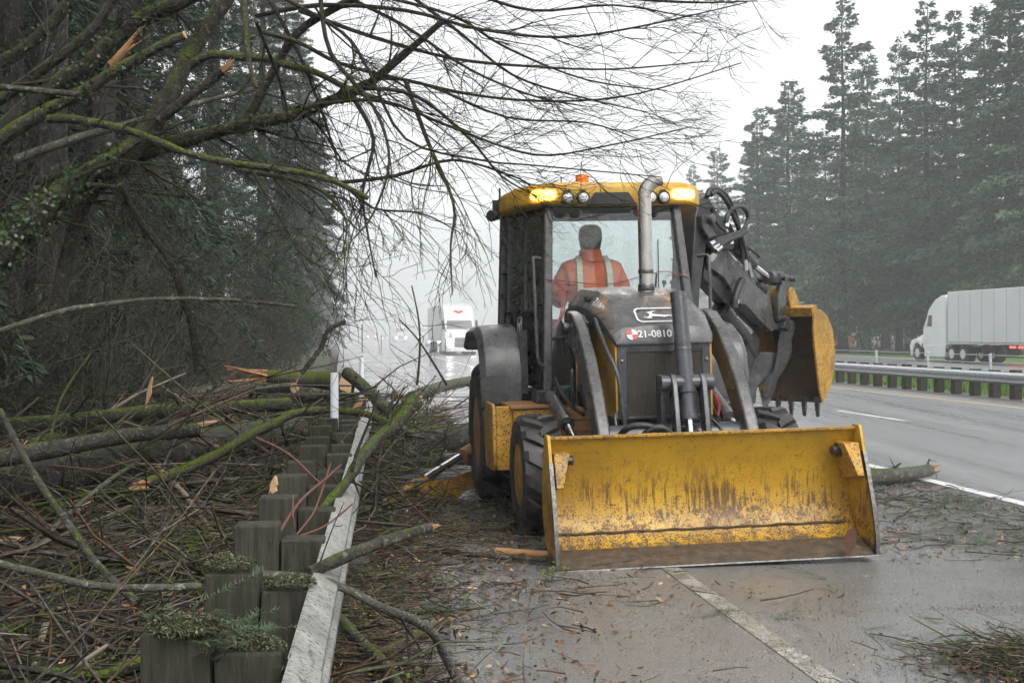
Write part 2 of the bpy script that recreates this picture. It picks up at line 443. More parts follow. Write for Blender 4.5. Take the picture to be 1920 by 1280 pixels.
gc = GALV.mix(GALV.ramp(GALV.noise(5, 6, 0.7), 0.35, 0.68), (0.36, 0.36, 0.345), (0.17, 0.168, 0.15))
gc = GALV.mix(GALV.ramp(GALV.noise(38, 4, 0.75), 0.535, 0.6, 0, 0.9), gc, (0.07, 0.065, 0.045))
GALV.set(gc, 0.55, 0.1, 0.4); GALV = GALV.m
GALV2 = metal('galvanised_beam', (0.62, 0.64, 0.66), 0.34)
PLASTIC_W = simple('white_plastic', (0.78, 0.8, 0.86), (0.7, 0.72, 0.78), 3, 0.35)
WPROF = [(-0.012, 0.31), (0.0, 0.307), (0.05, 0.27), (0.076, 0.25), (0.076, 0.215), (0.025, 0.175), (0.0, 0.155), (0.025, 0.135), (0.076, 0.1), (0.076, 0.06), (0.05, 0.04), (0.0, 0.003), (-0.012, 0.0)]
def wbeam(mb, p0, p1, side, zt, th=0.006):   # corrugated rail; side = unit vector towards the traffic
    loopp = [(a, b) for a, b in WPROF] + [(a - th - 0.002, b) for a, b in reversed(WPROF)]
    n = len(loopp); vs = []
    for p in (p0, p1):
        for a, b in loopp: vs.append(p + side*a + Vector((0, 0, zt - 0.31 + b)))
    mb.add(vs, [(i, (i+1) % n, n+(i+1) % n, n+i) for i in range(n)] + [tuple(range(n))[::-1], tuple(range(n, 2*n))])
# left guardrail, partly crushed under the fallen trees
GD = Vector((-0.1073, 0.9942, 0)); GU = Vector((0.9942, 0.1073, 0))
g0 = Vector((-1.075, 3.47, 0))
rail_l = thing('guardrail', 'weathered timber post guardrail with pale steel beam, buried in fallen branches', 'guardrail', g0)
def GLp(i_, a, z): return GD*i_*0.965 + GU*a + Vector((0, 0, z))
post_me = None
r2 = random.Random(3)
for i in range(-1, 15):
    mb = MB(); dz = r2.uniform(-0.03, 0.02); tw = 0.004
    a0 = r2.uniform(-0.012, 0.012)
    c = [GLp(i, a0, -0.4), GLp(i, a0+0.205, -0.4), GLp(i, a0+0.205, -0.4)+GD*0.155, GLp(i, a0, -0.4)+GD*0.155]
    lean = Vector((r2.uniform(-0.022, 0.022), r2.uniform(-0.022, 0.022), 0))
    mb.hexa(c, [p + Vector((0, 0, 1.18+dz)) + lean for p in c])
    mb.build('post', TIMBER, rail_l, bevel=0.012)
    mb = MB()
    b0 = 0.212 + a0
    c = [GLp(i, b0, 0.3)+GD*0.008, GLp(i, b0+0.2, 0.3)+GD*0.008, GLp(i, b0+0.2, 0.3)+GD*0.15, GLp(i, b0, 0.3)+GD*0.15]
    mb.hexa(c, [p + Vector((0, 0, 0.41+dz)) + lean for p in c])
    mb.build('blockout', TIMBER, rail_l, bevel=0.012)
for k in range(-1, 4):
    mb = MB(); s0, s1 = k*3.86, (k+1)*3.86 + 0.06
    off = 0.425 + (0.004 if k % 2 else 0.0)
    wbeam(mb, GLp(0, off, 0)+GD*s0, GLp(0, off, 0)+GD*s1, GU, 0.70 - (0.04 if k == 3 else 0))
    mb.build('rail', GALV, rail_l, smooth=50)
mb = MB()
for k in range(-3, 15):
    mb.lathe([(0.022, 0), (0.022, 0.012), (0.012, 0.02)], GLp(k, 0.427, 0.545)+GD*0.08, GU, 10)
for q_ in mb.pieces(): q_.build('bolt', GALV2, rail_l)
def delineator(px, py0, py1, D, wpx, label):
    b = P(px, py1, D); t = P(px, py0, D); hw = wpx*D/FPX/2
    o = thing('road_marker', label, 'marker post', b)
    mb = MB(); hh = t.z - b.z
    n = 7; prof = [(-hw + 2*hw*i/(n-1), 0.018*math.sin(PI*i/(n-1))) for i in range(n)]
    poly = [(x, -y) for x, y in prof] + [(x, -y+0.006) for x, y in reversed(prof)]
    mb.prism(poly, lambda a, b_, t_: (a, b_, t_), -0.5, hh)
    mb.build('post', PLASTIC_W, o, smooth=60)
    mb = MB(); mb.box(-hw*1.1, hw*1.1, 0.008, 0.016, -0.4, -0.28); mb.build('clamp', GALV2, o)
    return o
delineator(627, 698, 768, 12.2, 15, 'wide white plastic marker post rising from the guardrail')
delineator(678, 670, 705, 19.5, 8, 'narrow white marker post beyond the mossy cut log')

# right guardrail on timber posts
rail_r = thing('guardrail', 'galvanised steel beam guardrail on dark timber posts along the median', 'guardrail', RW(17.0, 20))
post_mesh = None
for k in range(0, 62):
    v = -1.0 + k*0.97
    if post_mesh is None:
        mb = MB(); mb.box(-0.1, 0.1, -0.125, 0.125, -0.4, 0.74)
        o = mb.build('post', TIMBER2, rail_r, bevel=0.008); post_mesh = o.data
    else:
        o = link_mesh('post', post_mesh, None, rail_r)
    o.location = RD*v + RU*r2.uniform(-0.01, 0.01) + Vector((0, 0, r2.uniform(-0.015, 0.015))); o.rotation_euler = (0, 0, YAW)
for k in range(-1, 16):
    for side, off in ((-RU, -0.16), (RU, 0.16)):
        mb = MB(); o_ = off + (0.004 if k % 2 else 0)
        wbeam(mb, RU*o_ + RD*(k*3.88), RU*o_ + RD*((k+1)*3.88+0.07), side, 0.69)
        mb.build('rail', GALV2, rail_r, smooth=50)
# thin cable barrier further out on the median
cb = thing('cable_barrier', 'thin steel cable barrier on slim pale posts beyond the right guardrail', 'barrier', RW(23.4, 30))
for k in range(0, 12):
    mb = MB(); mb.box(-0.05, 0.05, -0.04, 0.04, -0.3, 0.95); o = mb.build('post', GALV2, cb, bevel=0.006)
    o.location = RD*(k*4.6 - 4)
for zz in (0.62, 0.9):
    mb = MB(); mb.tube([RD*(-6) + Vector((0, -0.07, zz)), RD*60 + Vector((0, -0.07, zz))], 0.014, 6); mb.build('cable', GALV2, cb)
# slim marker stakes far down the left verge
for (px, py0, py1, D, lb) in ((679, 608, 652, 95, 'tall thin grey stake on the far left verge'), (715, 628, 655, 120, 'short thin stake farther along the left verge')):
    a, b = P(px, py1, D), P(px, py0, D)
    mb = MB(); mb.hexa([a + Vector((dx, dy, -0.4)) for dx, dy in ((-.05,-.02),(.05,-.02),(.05,.02),(-.05,.02))], [b + Vector((dx, dy, 0)) for dx, dy in ((-.05,-.02),(.05,-.02),(.05,.02),(-.05,.02))])
    tag(mb.build('marker_stake', TIMBER2), lb, 'stake')

# ------------------------------------------------------------------ lorries and cars on the road
TRUCKW = simple('truck_white', (0.78, 0.79, 0.8), (0.68, 0.69, 0.7), 0.7, 0.35)
TRAILW = simple('trailer_panel', (0.66, 0.67, 0.69), (0.6, 0.61, 0.63), 0.5, 0.4)
RIBM = simple('trailer_seam', (0.42, 0.43, 0.44), (0.34, 0.35, 0.36), 1, 0.5)
TRUCKR = simple('truck_red', (0.45, 0.04, 0.03), (0.38, 0.03, 0.025), 1, 0.3)
TRUCKO = simple('truck_orange', (0.75, 0.22, 0.03), (0.68, 0.19, 0.03), 1, 0.35)
DARKP = simple('dark_plastic', (0.02, 0.02, 0.022), None, 5, 0.5)
TYREF = simple('tyre_far', (0.018, 0.018, 0.018), None, 5, 0.7)
RIMF = metal('rim_alloy', (0.7, 0.7, 0.72), 0.3)
WSH = simple('vehicle_glass', (0.05, 0.06, 0.065), (0.03, 0.035, 0.04), 1, 0.08)
HEAD = emit('headlight_on', (1.0, 0.96, 0.88), 9)
AMBER_S = emit('marker_amber', (1.0, 0.4, 0.05), 6)
TAIL = emit('tail_light_red', (1.0, 0.05, 0.03), 3.5, (0.5, 0.02, 0.02))
def wheel(parent, x, y, r, wd, name='wheel'):
    mb = MB(); mb.lathe([(r*0.55, -wd/2), (r*0.93, -wd/2), (r, -wd*0.36), (r, wd*0.36), (r*0.93, wd/2), (r*0.55, wd/2)], (x, y, r), (1, 0, 0), 24)
    o = mb.build(name, TYREF, parent)
    mb = MB(); mb.lathe([(r*0.56, -wd*0.52), (r*0.5, -wd*0.44), (r*0.2, -wd*0.40), (r*0.12, -wd*0.55)], (x, y, r), (1, 0, 0), 20)
    mb.lathe([(r*0.56, wd*0.52), (r*0.5, wd*0.44), (r*0.2, wd*0.40), (r*0.12, wd*0.55)], (x, y, r), (1, 0, 0), 20)
    mb.build('rim', RIMF, o)
def semi(name, label, loc, rotz, paint, lit, heart=False, trailer=True, sleeper=2.0, tlen=14.0, group=None, marks=False):
    """front of the lorry towards -y, x across; origin under the front bumper"""
    t = thing(name, label, 'truck', loc, rotz, group)
    pr = lambda poly, x0, x1: MB().prism(poly, lambda a, b, s: (s, a, b), x0, x1)
    # cab with sloping hood, raked screen and tall roof fairing: side profile (y, z)
    cabp = [(1.75, 1.15), (1.75, 2.0), (2.25, 2.75), (2.45, 3.15), (3.2, 3.7), (3.9, 3.92), (1.9+sleeper+0.7, 3.95), (1.9+sleeper+0.7, 0.75), (1.75, 0.75)]
    pr(cabp, -1.2, 1.2).build('cab', paint, t, bevel=0.1, seg=3)
    hp = [(0.12, 0.62), (0.05, 1.05), (0.25, 1.45), (0.9, 1.68), (1.9, 1.95), (1.9, 0.8), (1.6, 0.62)]
    pr(hp, -0.72, 0.72).build('hood', paint, t, bevel=0.08, seg=3)
    for s in (-1, 1):
        fp = [(0.12, 0.62), (0.1, 0.95), (0.32, 1.28), (0.8, 1.36), (1.45, 1.32), (1.7, 1.1), (1.5, 0.85), (1.36, 1.02), (1.0, 1.13), (0.66, 1.02), (0.5, 0.62)]
        pr(fp, 0.70*s, 1.2*s).build('fender', paint, t, bevel=0.05)
        m_ = emit_or = HEAD if lit else WSH
        mb = MB(); mb.hexa([(0.76*s, 0.04, 0.78), (1.14*s, 0.06, 0.78), (1.14*s, 0.3, 0.78), (0.76*s, 0.2, 0.78)], [(0.76*s, 0.05, 1.08), (1.14*s, 0.10, 1.12), (1.14*s, 0.35, 1.12), (0.76*s, 0.24, 1.08)])
        mb.build('headlight', m_, t)
        mb = MB(); mb.tube([(1.15*s, 2.05, 2.75), (1.42*s, 1.75, 2.75)], 0.02, 6); mb.box(1.33*s-0.09, 1.33*s+0.09, 1.66, 1.76, 2.0, 2.72); mb.build('mirror', DARKP, t, bevel=0.03)
        mb = MB(); mb.add([(1.206*s, 2.3, 2.1), (1.206*s, 2.9, 2.1), (1.206*s, 2.9, 2.78), (1.206*s, 2.5, 2.78)], [(0, 1, 2, 3)]); mb.build('side_window', WSH, t)
        pr([(2.0, 0.3), (2.0, 1.0), (1.9+sleeper+0.7, 1.0), (1.9+sleeper+0.7, 0.3)], 1.15*s, 1.22*s).build('side_skirt', paint, t, bevel=0.02)
    mb = MB(); mb.box(-0.55, 0.55, 0.02, 0.12, 0.68, 1.38)
    mb.build('grille', DARKP, t, bevel=0.03)
    mb = MB()
    for k in range(6): mb.box(-0.52, 0.52, -0.012, 0.03, 0.74+k*0.1, 0.78+k*0.1)
    mb.build('grille_bars', RIMF, t)
    mb = MB(); mb.prism([(-1.2, 0.3), (-0.9, 0.05), (0.9, 0.05), (1.2, 0.3), (1.2, 0.5), (-1.2, 0.5)], lambda a, b, s: (a, b-0.06, s), 0.3, 0.64); mb.build('bumper', paint, t, bevel=0.04)
    def scr(x, k): return (x, 1.745 + 0.5*k - 0.012 - 0.02, 2.0 + 0.75*k + 0.02)
    mb = MB(); mb.add([scr(-1.05, 0.08), scr(1.05, 0.08), scr(0.98, 1.0), scr(-0.98, 1.0)], [(0, 1, 2, 3)]); mb.build('windscreen', WSH, t)
    mb = MB(); mb.box(-0.03, 0.03, 1.70, 1.8, 2.0, 2.05); mb.tube([scr(-0.5, 0.1), scr(-0.1, 0.35)], 0.015, 5); mb.tube([scr(0.4, 0.1), scr(0.75, 0.35)], 0.015, 5); mb.build('wiper', DARKP, t)
    mb = MB()
    for x in (-0.8, -0.4, 0.0, 0.4, 0.8): mb.box(x-0.05, x+0.05, 3.5, 3.58, 3.86, 3.92)
    mb.build('roof_marker', AMBER_S, t)
    if heart:
        pts = [(0, -0.32), (0.34, 0.0), (0.42, 0.16), (0.34, 0.27), (0.18, 0.28), (0, 0.16), (-0.18, 0.28), (-0.34, 0.27), (-0.42, 0.16), (-0.34, 0.0)]
        y0, z0, y1, z1 = 2.45, 3.15, 3.2, 3.7
        L = math.hypot(y1-y0, z1-z0); ey, ez = (y1-y0)/L, (z1-z0)/L
        mb = MB(); mb.add([(a, y0+ey*(L*0.5+b*0.9) - ez*0.008, z0+ez*(L*0.5+b*0.9) + ey*0.008) for a, b in pts], [tuple(range(len(pts)))]); mb.build('heart_emblem', TRUCKR, t)
    back = 1.9+sleeper+0.7
    for s in (-1, 1):
        wheel(t, 0.98*s, 1.0, 0.5, 0.34)
        for yy in (back+0.7, back+1.95): wheel(t, 0.92*s, yy, 0.5, 0.56)
    mb = MB(); mb.box(-0.45, 0.45, 1.0, back+2.6, 0.6, 0.9); mb.build('chassis', DARKP, t)
    if trailer:
        y0 = back + 0.35; y1 = y0 + tlen
        mb = MB(); mb.box(-1.28, 1.28, y0, y1, 1.17, 4.1); mb.build('trailer_box', TRAILW, t, bevel=0.04)
        mb = MB(); mb.box(-1.31, 1.31, y0-0.01, y1+0.01, 1.08, 1.16); mb.build('trailer_rail', RIMF, t)
        for s in (-1, 1):
            mb = MB()
            n = int(tlen/1.2)
            for k in range(n+1): mb.box(1.281*s-0.008, 1.281*s+0.008, y0+0.04+(tlen-0.1)*k/n, y0+0.07+(tlen-0.1)*k/n, 1.2, 4.02)
            mb.build('trailer_ribs', RIBM, t)
        mb = MB(); mb.box(-1.25, -1.18, y0+7, y0+7.1, 0.5, 1.1); mb.box(1.18, 1.25, y0+7, y0+7.1, 0.5, 1.1)
        for q_ in mb.pieces(): q_.build('landing_leg', DARKP, t)
        for s in (-1, 1):
            for yy in (y1-2.6, y1-1.35): wheel(t, 0.92*s, yy, 0.5, 0.56)
        mb = MB(); mb.box(-1.29, -1.27, y0+4.6, y0+4.8, 1.1, 1.16); mb.build('marker_light', AMBER_S, t)
        for k in (0, 1):
            mb = MB(); mb.box(-0.95, -0.75, y0+3.9-k*0.8, y0+4.25-k*0.8, 0.86, 0.96); mb.build('tail_light', TAIL, t)
        if marks:
            mm = Mat('scuffed_print'); mm.set(mm.mix(mm.ramp(mm.noise(6, 4), 0.4, 0.6), (0.3, 0.31, 0.33), (0.6, 0.61, 0.63)), 0.5)
            mb = MB()
            for k in range(5): mb.box(-1.284, -1.2815, y0+4.6+k*0.42, y0+4.75+k*0.42, 1.75, 2.1+0.08*(k % 3))
            mb.build('scuff_mark', mm.m, t)
    return t
# oncoming lorries
p = RW(9.3, 91); semi('semi_truck', 'white oncoming semi truck with red heart on its roof fairing and lit headlights', p, YAW, TRUCKW, True, heart=True)
p = P(752, 0, 235); p.z = 0; semi('semi_truck', 'hazy white oncoming semi truck in the far lane, smaller and left of the heart truck', p, YAW, TRUCKW, True)
p = P(697, 0, 300); p.z = 0; semi('semi_truck', 'faint red oncoming semi truck far off by the left trees', p, YAW, TRUCKR, True)
p = P(793, 0, 300); p.z = 0; semi('semi_truck', 'faint far white semi truck between the heart truck and hazy white one', p, YAW, TRUCKW, True)
# passing lorry on the far roadway, seen from its left side, driving away
p = RW(36.3, 69.0, 0.02); semi('semi_truck', 'large white semi truck with plain white trailer passing on the far roadway', p, YAW + PI, TRUCKW, False, sleeper=1.9, tlen=16.0, marks=True)
def car(label, loc, rotz, paint, lit=True):
    t = thing('car', label, 'car', loc, rotz)
    prf = [(0, 0.35), (0.0, 0.7), (0.25, 0.82), (1.2, 0.98), (1.9, 1.42), (2.6, 1.5), (3.5, 1.42), (4.3, 1.0), (4.5, 0.9), (4.5, 0.35)]
    MB().prism(prf, lambda a, b, s: (s, a, b), -0.9, 0.9).build('body', paint, t, bevel=0.1, seg=3)
    mb = MB(); mb.add([(-0.78, 1.22, 1.02), (0.78, 1.22, 1.02), (0.68, 1.84, 1.41), (-0.68, 1.84, 1.41)], [(0, 1, 2, 3)]); mb.build('windscreen', WSH, t)
    for s in (-1, 1):
        mb = MB(); mb.box(0.55*s-0.14, 0.55*s+0.14, -0.02, 0.1, 0.62, 0.76); mb.build('headlight', HEAD if lit else WSH, t)
        wheel(t, 0.8*s, 0.85, 0.33, 0.22); wheel(t, 0.8*s, 3.6, 0.33, 0.22)
    return t
for (px, D, lb, pm) in ((815, 150, 'small car with bright headlights just left of the heart truck', TRUCKW), (722, 280, 'far car with headlights between the red and white trucks', DARKP)):
    p = P(px, 0, D); p.z = 0.0; car(lb, p, YAW, pm)
# orange works truck on the far side, half hidden by trunks
t = thing('works_truck', 'orange works truck parked among the far right trunks', 'truck', P(1596, 640, 120).to_2d().to_3d(), YAW + PI/2*0.9)
MB().prism([(0, 0.5), (0, 1.3), (0.9, 1.5), (1.3, 2.3), (2.4, 2.4), (2.4, 0.5)], lambda a, b, s: (s, a, b), -1.1, 1.1).build('cab', TRUCKO, t, bevel=0.06)
mb = MB(); mb.box(-1.15, 1.15, 2.45, 5.6, 0.8, 2.5); mb.build('body', TRUCKO, t, bevel=0.03)
for s in (-1, 1):
    wheel(t, 0.95*s, 1.0, 0.45, 0.3); wheel(t, 0.95*s, 4.6, 0.45, 0.4)
    mb = MB(); mb.add([(1.103*s, 1.25, 1.5), (1.103*s, 2.2, 1.5), (1.103*s, 2.2, 2.2), (1.103*s, 1.5, 2.2)], [(0, 1, 2, 3)]); mb.build('side_window', WSH, t)

# ------------------------------------------------------------------ backhoe loader
YEL = painted('machine_yellow', (0.62, 0.36, 0.03), (0.09, 0.055, 0.03), 0.35, 0.4, 70, 0.66)
YELD = painted('machine_yellow_muddy', (0.55, 0.29, 0.025), (0.06, 0.038, 0.022), 0.75, 0.45, 55, 0.54)
BROWNP = painted('mud_filmed_plate', (0.36, 0.18, 0.06), (0.11, 0.065, 0.035), 0.8, 0.55, 80, 0.62)
CHAR = painted('charcoal_paint', (0.035, 0.036, 0.038), (0.014, 0.012, 0.01), 0.4, 0.27, 62, 0.6, (0.09, 0.086, 0.078))
CHARD = painted('charcoal_dusty', (0.062, 0.062, 0.065), (0.013, 0.012, 0.01), 0.65, 0.3, 62, 0.58, (0.17, 0.165, 0.155))
BLK = painted('black_paint', (0.02, 0.02, 0.022), (0.05, 0.043, 0.035), 0.4, 0.38, 90, 0.64)
STEELB = painted('blue_grey_steel', (0.05, 0.055, 0.068), (0.016, 0.015, 0.013), 0.35, 0.25, 66, 0.62, (0.15, 0.15, 0.15))
RUB = painted('tyre_rubber', (0.022, 0.022, 0.024), (0.05, 0.042, 0.034), 0.5, 0.5, 60, 0.62)
HOSE = simple('hydraulic_hose', (0.018, 0.018, 0.02), (0.035, 0.034, 0.032), 12, 0.45)
CHROME = metal('chrome_rod', (0.85, 0.86, 0.88), 0.12)
INOX = metal('exhaust_steel', (0.6, 0.57, 0.53), 0.32, 9, 0.75)
BARE = metal('bare_worn_steel', (0.2, 0.195, 0.19), 0.45, 30, 0.4)
MESHM = Mat('radiator_mesh')
c_ = MESHM.mix(MESHM.ramp(MESHM.noise(420, 0), 0.42, 0.56), (0.02, 0.018, 0.016), (0.105, 0.09, 0.07)); MESHM.set(c_, 0.6); MESHM.bump(MESHM.noise(420, 0), 0.6, 0.004); MESHM = MESHM.m
WHITE = simple('white_decal', (0.75, 0.75, 0.74), (0.6, 0.6, 0.58), 20, 0.5)
REDD = simple('red_decal', (0.6, 0.05, 0.05), None, 20, 0.5)
GREENC = simple('green_cap', (0.02, 0.12, 0.06), None, 10, 0.4)
AMBER = emit('amber_flasher_on', (1.0, 0.42, 0.04), 11.0, (0.9, 0.4, 0.03))
AMBER_OFF = simple('amber_beacon', (0.85, 0.22, 0.01), (0.75, 0.18, 0.01), 5, 0.2)
LENS = Mat('work_lamp_lens'); LENS.set((0.62, 0.6, 0.6), 0.12, 0.6); LENS = LENS.m
WIND = glass_mat('cab_glass', (0.8, 0.87, 0.86), 0.05, 0.08, (0.32, 0.31, 0.29))
SIDEG = glass_mat('side_glass_muddy', (0.6, 0.66, 0.64), 0.06, 0.32, (0.10, 0.085, 0.065))
INTER = simple('cab_interior', (0.035, 0.035, 0.036), None, 8, 0.6)
def bucket_mat():
    m = Mat('bucket_yellow_worn')
    sp = m.n('ShaderNodeSeparateXYZ'); m.l(m.co.outputs['Object'], sp.inputs[0])
    z = sp.outputs[2]
    base = m.mix(m.ramp(m.noise(1.6, 5), 0.3, 0.7), (0.52, 0.305, 0.014), (0.43, 0.235, 0.012))
    low = m.ramp(z, 0.02, 0.55, 0.115, 0.0)                       # more wear where the spoil slides
    chips = m.math('ADD', m.math('ADD', m.math('MULTIPLY', m.noise(75, 3, 0.7), 0.62), m.math('MULTIPLY', m.noise(14, 4, 0.7), 0.38)), low)
    col = m.mix(m.ramp(chips, 0.57, 0.615), base, (0.10, 0.045, 0.016))
    streak = m.math('ADD', m.math('MULTIPLY', m.noise(1, 5, 0.7, stretch=(42, 42, 3)), 0.6), m.math('MULTIPLY', m.noise(2.4, 4, 0.6), 0.5))
    band = m.math('MULTIPLY', m.ramp(z, 0.15, 0.28), m.ramp(z, 0.45, 0.75, 1, 0))
    grime = m.ramp(m.noise(3.2, 5, 0.7), 0.5, 0.7, 0, 0.4); col = m.mix(grime, col, (0.24, 0.13, 0.02))
    col = m.mix(m.math('MULTIPLY', m.ramp(streak, 0.545, 0.62), m.math('MULTIPLY', band, 0.9)), col, (0.085, 0.036, 0.014))
    scr = m.noise(1, 3, 0.5, stretch=(9, 9, 60), dist=1.5)
    col = m.mix(m.ramp(scr, 0.69, 0.73, 0, 0.8), col, (0.10, 0.04, 0.015))
    mud = m.ramp(m.math('ADD', m.math('MULTIPLY', z, -3.2), m.noise(7, 5, 0.7)), 0.16, 0.34)
    col = m.mix(m.math('MULTIPLY', mud, 0.93), col, (0.065, 0.048, 0.034))
    m.set(col, m.ramp(m.noise(14, 5), 0.3, 0.7, 0.3, 0.6), 0, 0.5); m.bump(chips, 0.25, 0.008)
    return m.m
BUCKM = bucket_mat()

mach = thing('backhoe_loader', 'yellow and charcoal backhoe loader with wide worn bucket and flashing amber lights', 'backhoe loader')
mach.matrix_world = M_MAT
SPLIT = {'link_pin', 'cylinder_band', 'front_hose', 'windscreen_bar', 'bucket_mount', 'arm_pin', 'stabiliser_pin', 'hose_fitting', 'dipper_pin', 'hinge', 'exhaust_clamp', 'panel_bolt', 'back_ear', 'wiring_loom', 'tank_rib', 'side_vent', 'door_frame', 'rear_frame', 'hook_pin', 'antenna', 'grille_pipe', 'grille_panel', 'console', 'wiper', 'louvre_slots', 'step_plate', 'chassis', 'fluid_bottle'}
def part(name, mat, fn=None, parent=mach, bevel=0.0, smooth=35, seg=2):
    mb = MB(); fn(mb)
    if name in SPLIT:                                # alike pieces: an object each
        for q_ in mb.pieces(): o = q_.build(name, mat, parent, smooth, bevel, seg)
        return o
    return mb.build(name, mat, parent, smooth, bevel, seg)
yz = lambda a, b, t: (t, a, b)                    # polygon in (y, z), extruded along x

# ---- wheels with chevron lugs
def loader_wheel(x, y, R, W, rimr, n, sgn, rimmat):
    bulge = [(rimr, -W*0.40), (rimr+0.03, -W*0.47), (R*0.80, -W*0.5), (R*0.91, -W*0.46), (R-0.045, -W*0.36), (R-0.035, 0),
             (R-0.045, W*0.36), (R*0.91, W*0.46), (R*0.80, W*0.5), (rimr+0.03, W*0.47), (rimr, W*0.40)]
    o = part('wheel', RUB, lambda mb: mb.lathe(bulge, (x, y, R), (1, 0, 0), 44, closed=True), smooth=50)
    mb = MB(); dph = 2*PI/n
    for side in (-1, 1):
        for k in range(n):
            ph0 = dph*(k + (0.5 if side > 0 else 0))
            cols = []
            for j in range(6):
                t = j/5; wv = side*(-0.04 + t*0.52)*W
                ph = ph0 - dph*0.62*t**0.9            # slanted bar
                hwid = dph*(0.2 + 0.05*t)
                rt = R - 0.012*t**3 if t < 0.9 else R - 0.05
                rb = R - 0.07 - (0.05 if t > 0.9 else 0)
                cols.append((wv, ph, hwid, rt, rb))
            vs = []
            for wv, ph, hwid, rt, rb in cols:
                for (dp, rr) in ((-hwid*1.15, rb), (-hwid*0.85, rt), (hwid*0.85, rt), (hwid*1.15, rb)):
                    a = ph + dp; vs.append((x + wv, y + rr*math.cos(a), R + rr*math.sin(a)))
            fs = [(3, 2, 1, 0), (20, 21, 22, 23)]
            for j in range(5):
                for q in range(4):
                    a = j*4+q; b = j*4+(q+1) % 4; fs.append((a, b, b+4, a+4))
            mb.add(vs, fs)
    mb.build('tread', RUB, o, smooth=25)
    prof = [(rimr+0.01, sgn*W*0.44), (rimr-0.03, sgn*W*0.42), (rimr-0.045, sgn*W*0.2), (rimr*0.55, sgn*W*0.14), (rimr*0.5, sgn*W*0.24), (rimr*0.2, sgn*W*0.26), (rimr*0.18, sgn*W*0.36), (0.001, sgn*W*0.37)]
    mb = MB(); mb.lathe(prof, (x, y, R), (1, 0, 0), 36); ro = mb.build('rim', rimmat, o)
    mb = MB()
    for k in range(8):
        a = 2*PI*k/8; mb.lathe([(0.022, 0), (0.022, 0.03), (0.012, 0.04)], (x + sgn*W*0.23, y + rimr*0.38*math.cos(a), R + rimr*0.38*math.sin(a)), (sgn, 0, 0), 6)
    for q_ in mb.pieces(): q_.build('wheel_nut', BARE, o)
loader_wheel(-1.0, 0, 0.5, 0.35, 0.25, 15, -1, YELD); loader_wheel(1.01, 0, 0.5, 0.35, 0.25, 15, 1, YELD)
loader_wheel(-1.045, 2.1, 0.69, 0.5, 0.34, 18, -1, BROWNP); loader_wheel(1.045, 2.1, 0.69, 0.5, 0.34, 18, 1, BROWNP)
part('front_axle', BLK, lambda mb: (mb.box(-0.82, 0.82, -0.1, 0.1, 0.4, 0.58), mb.box(-0.3, 0.3, -0.16, 0.16, 0.36, 0.66)), bevel=0.03)
part('rear_axle', BLK, lambda mb: (mb.tube([(-0.85, 2.1, 0.69), (0.85, 2.1, 0.69)], 0.16, 16), mb.ball((0, 2.1, 0.69), 0.3)))
part('chassis', BLK, lambda mb: (mb.box(-0.36, 0.36, -0.35, 3.0, 0.62, 0.98), mb.box(-0.5, 0.5, 2.6, 3.15, 0.45, 1.2), mb.box(-0.55, 0.55, 0.7, 1.4, 0.5, 1.0)), bevel=0.02)

# ---- radiator front, engine cover, side panels
G0 = -0.42
part('grille_panel', STEELB, lambda mb: (mb.box(-0.385, -0.315, G0, G0+0.06, 0.96, 1.57), mb.box(0.315, 0.385, G0, G0+0.06, 0.96, 1.57), mb.box(-0.315, 0.315, G0, G0+0.06, 1.5, 1.57), mb.box(-0.315, 0.315, G0, G0+0.06, 0.96, 0.985)), bevel=0.006)
def mesh_panel(mb):
    mb.box(-0.318, 0.318, G0+0.02, G0+0.05, 0.98, 1.503)
part('radiator_mesh', MESHM, mesh_panel)
def wires(mb):
    for k in range(52): z = 0.99 + k*0.00985; mb.box(-0.314, 0.314, G0+0.012, G0+0.018, z, z+0.0035)
    for k in range(60): x = -0.31 + k*0.0105; mb.box(x, x+0.0035, G0+0.008, G0+0.0125, 0.987, 1.498)
o = part('mesh_wires', simple('mesh_wire', (0.10, 0.088, 0.07), (0.06, 0.052, 0.042), 60, 0.55), wires, smooth=0); o['kind'] = 'stuff'
def louv(mb):
    for x0 in (-0.30, 0.17):
        for k in range(5): mb.box(x0, x0+0.13, G0-0.004, G0-0.001, 1.512+k*0.011, 1.5175+k*0.011)
part('louvre_slots', HOSE, louv, smooth=0)
def bolts(mb):
    for x in (-0.352, 0.352):
        for z in (1.43, 1.0): mb.lathe([(0.016, 0), (0.016, 0.008), (0.008, 0.012)], (x, G0, z), (0, -1, 0), 12)
    for x in (-0.35, 0.0, 0.34): mb.lathe([(0.008, 0), (0.008, 0.006), (0.004, 0.008)], (x, G0, 1.555), (0, -1, 0), 8)
part('panel_bolt', BARE, bolts)
ST = [(-0.435, 1.58, 0.34, 1.575, 0.395, 1.555, 0.40), (-0.38, 1.70, 0.33, 1.64, 0.42, 1.575, 0.42), (-0.06, 1.91, 0.33, 1.80, 0.465, 1.70, 0.46), (0.4, 2.03, 0.36, 1.89, 0.50, 1.785, 0.495), (0.98, 2.07, 0.40, 1.93, 0.52, 1.85, 0.515)]
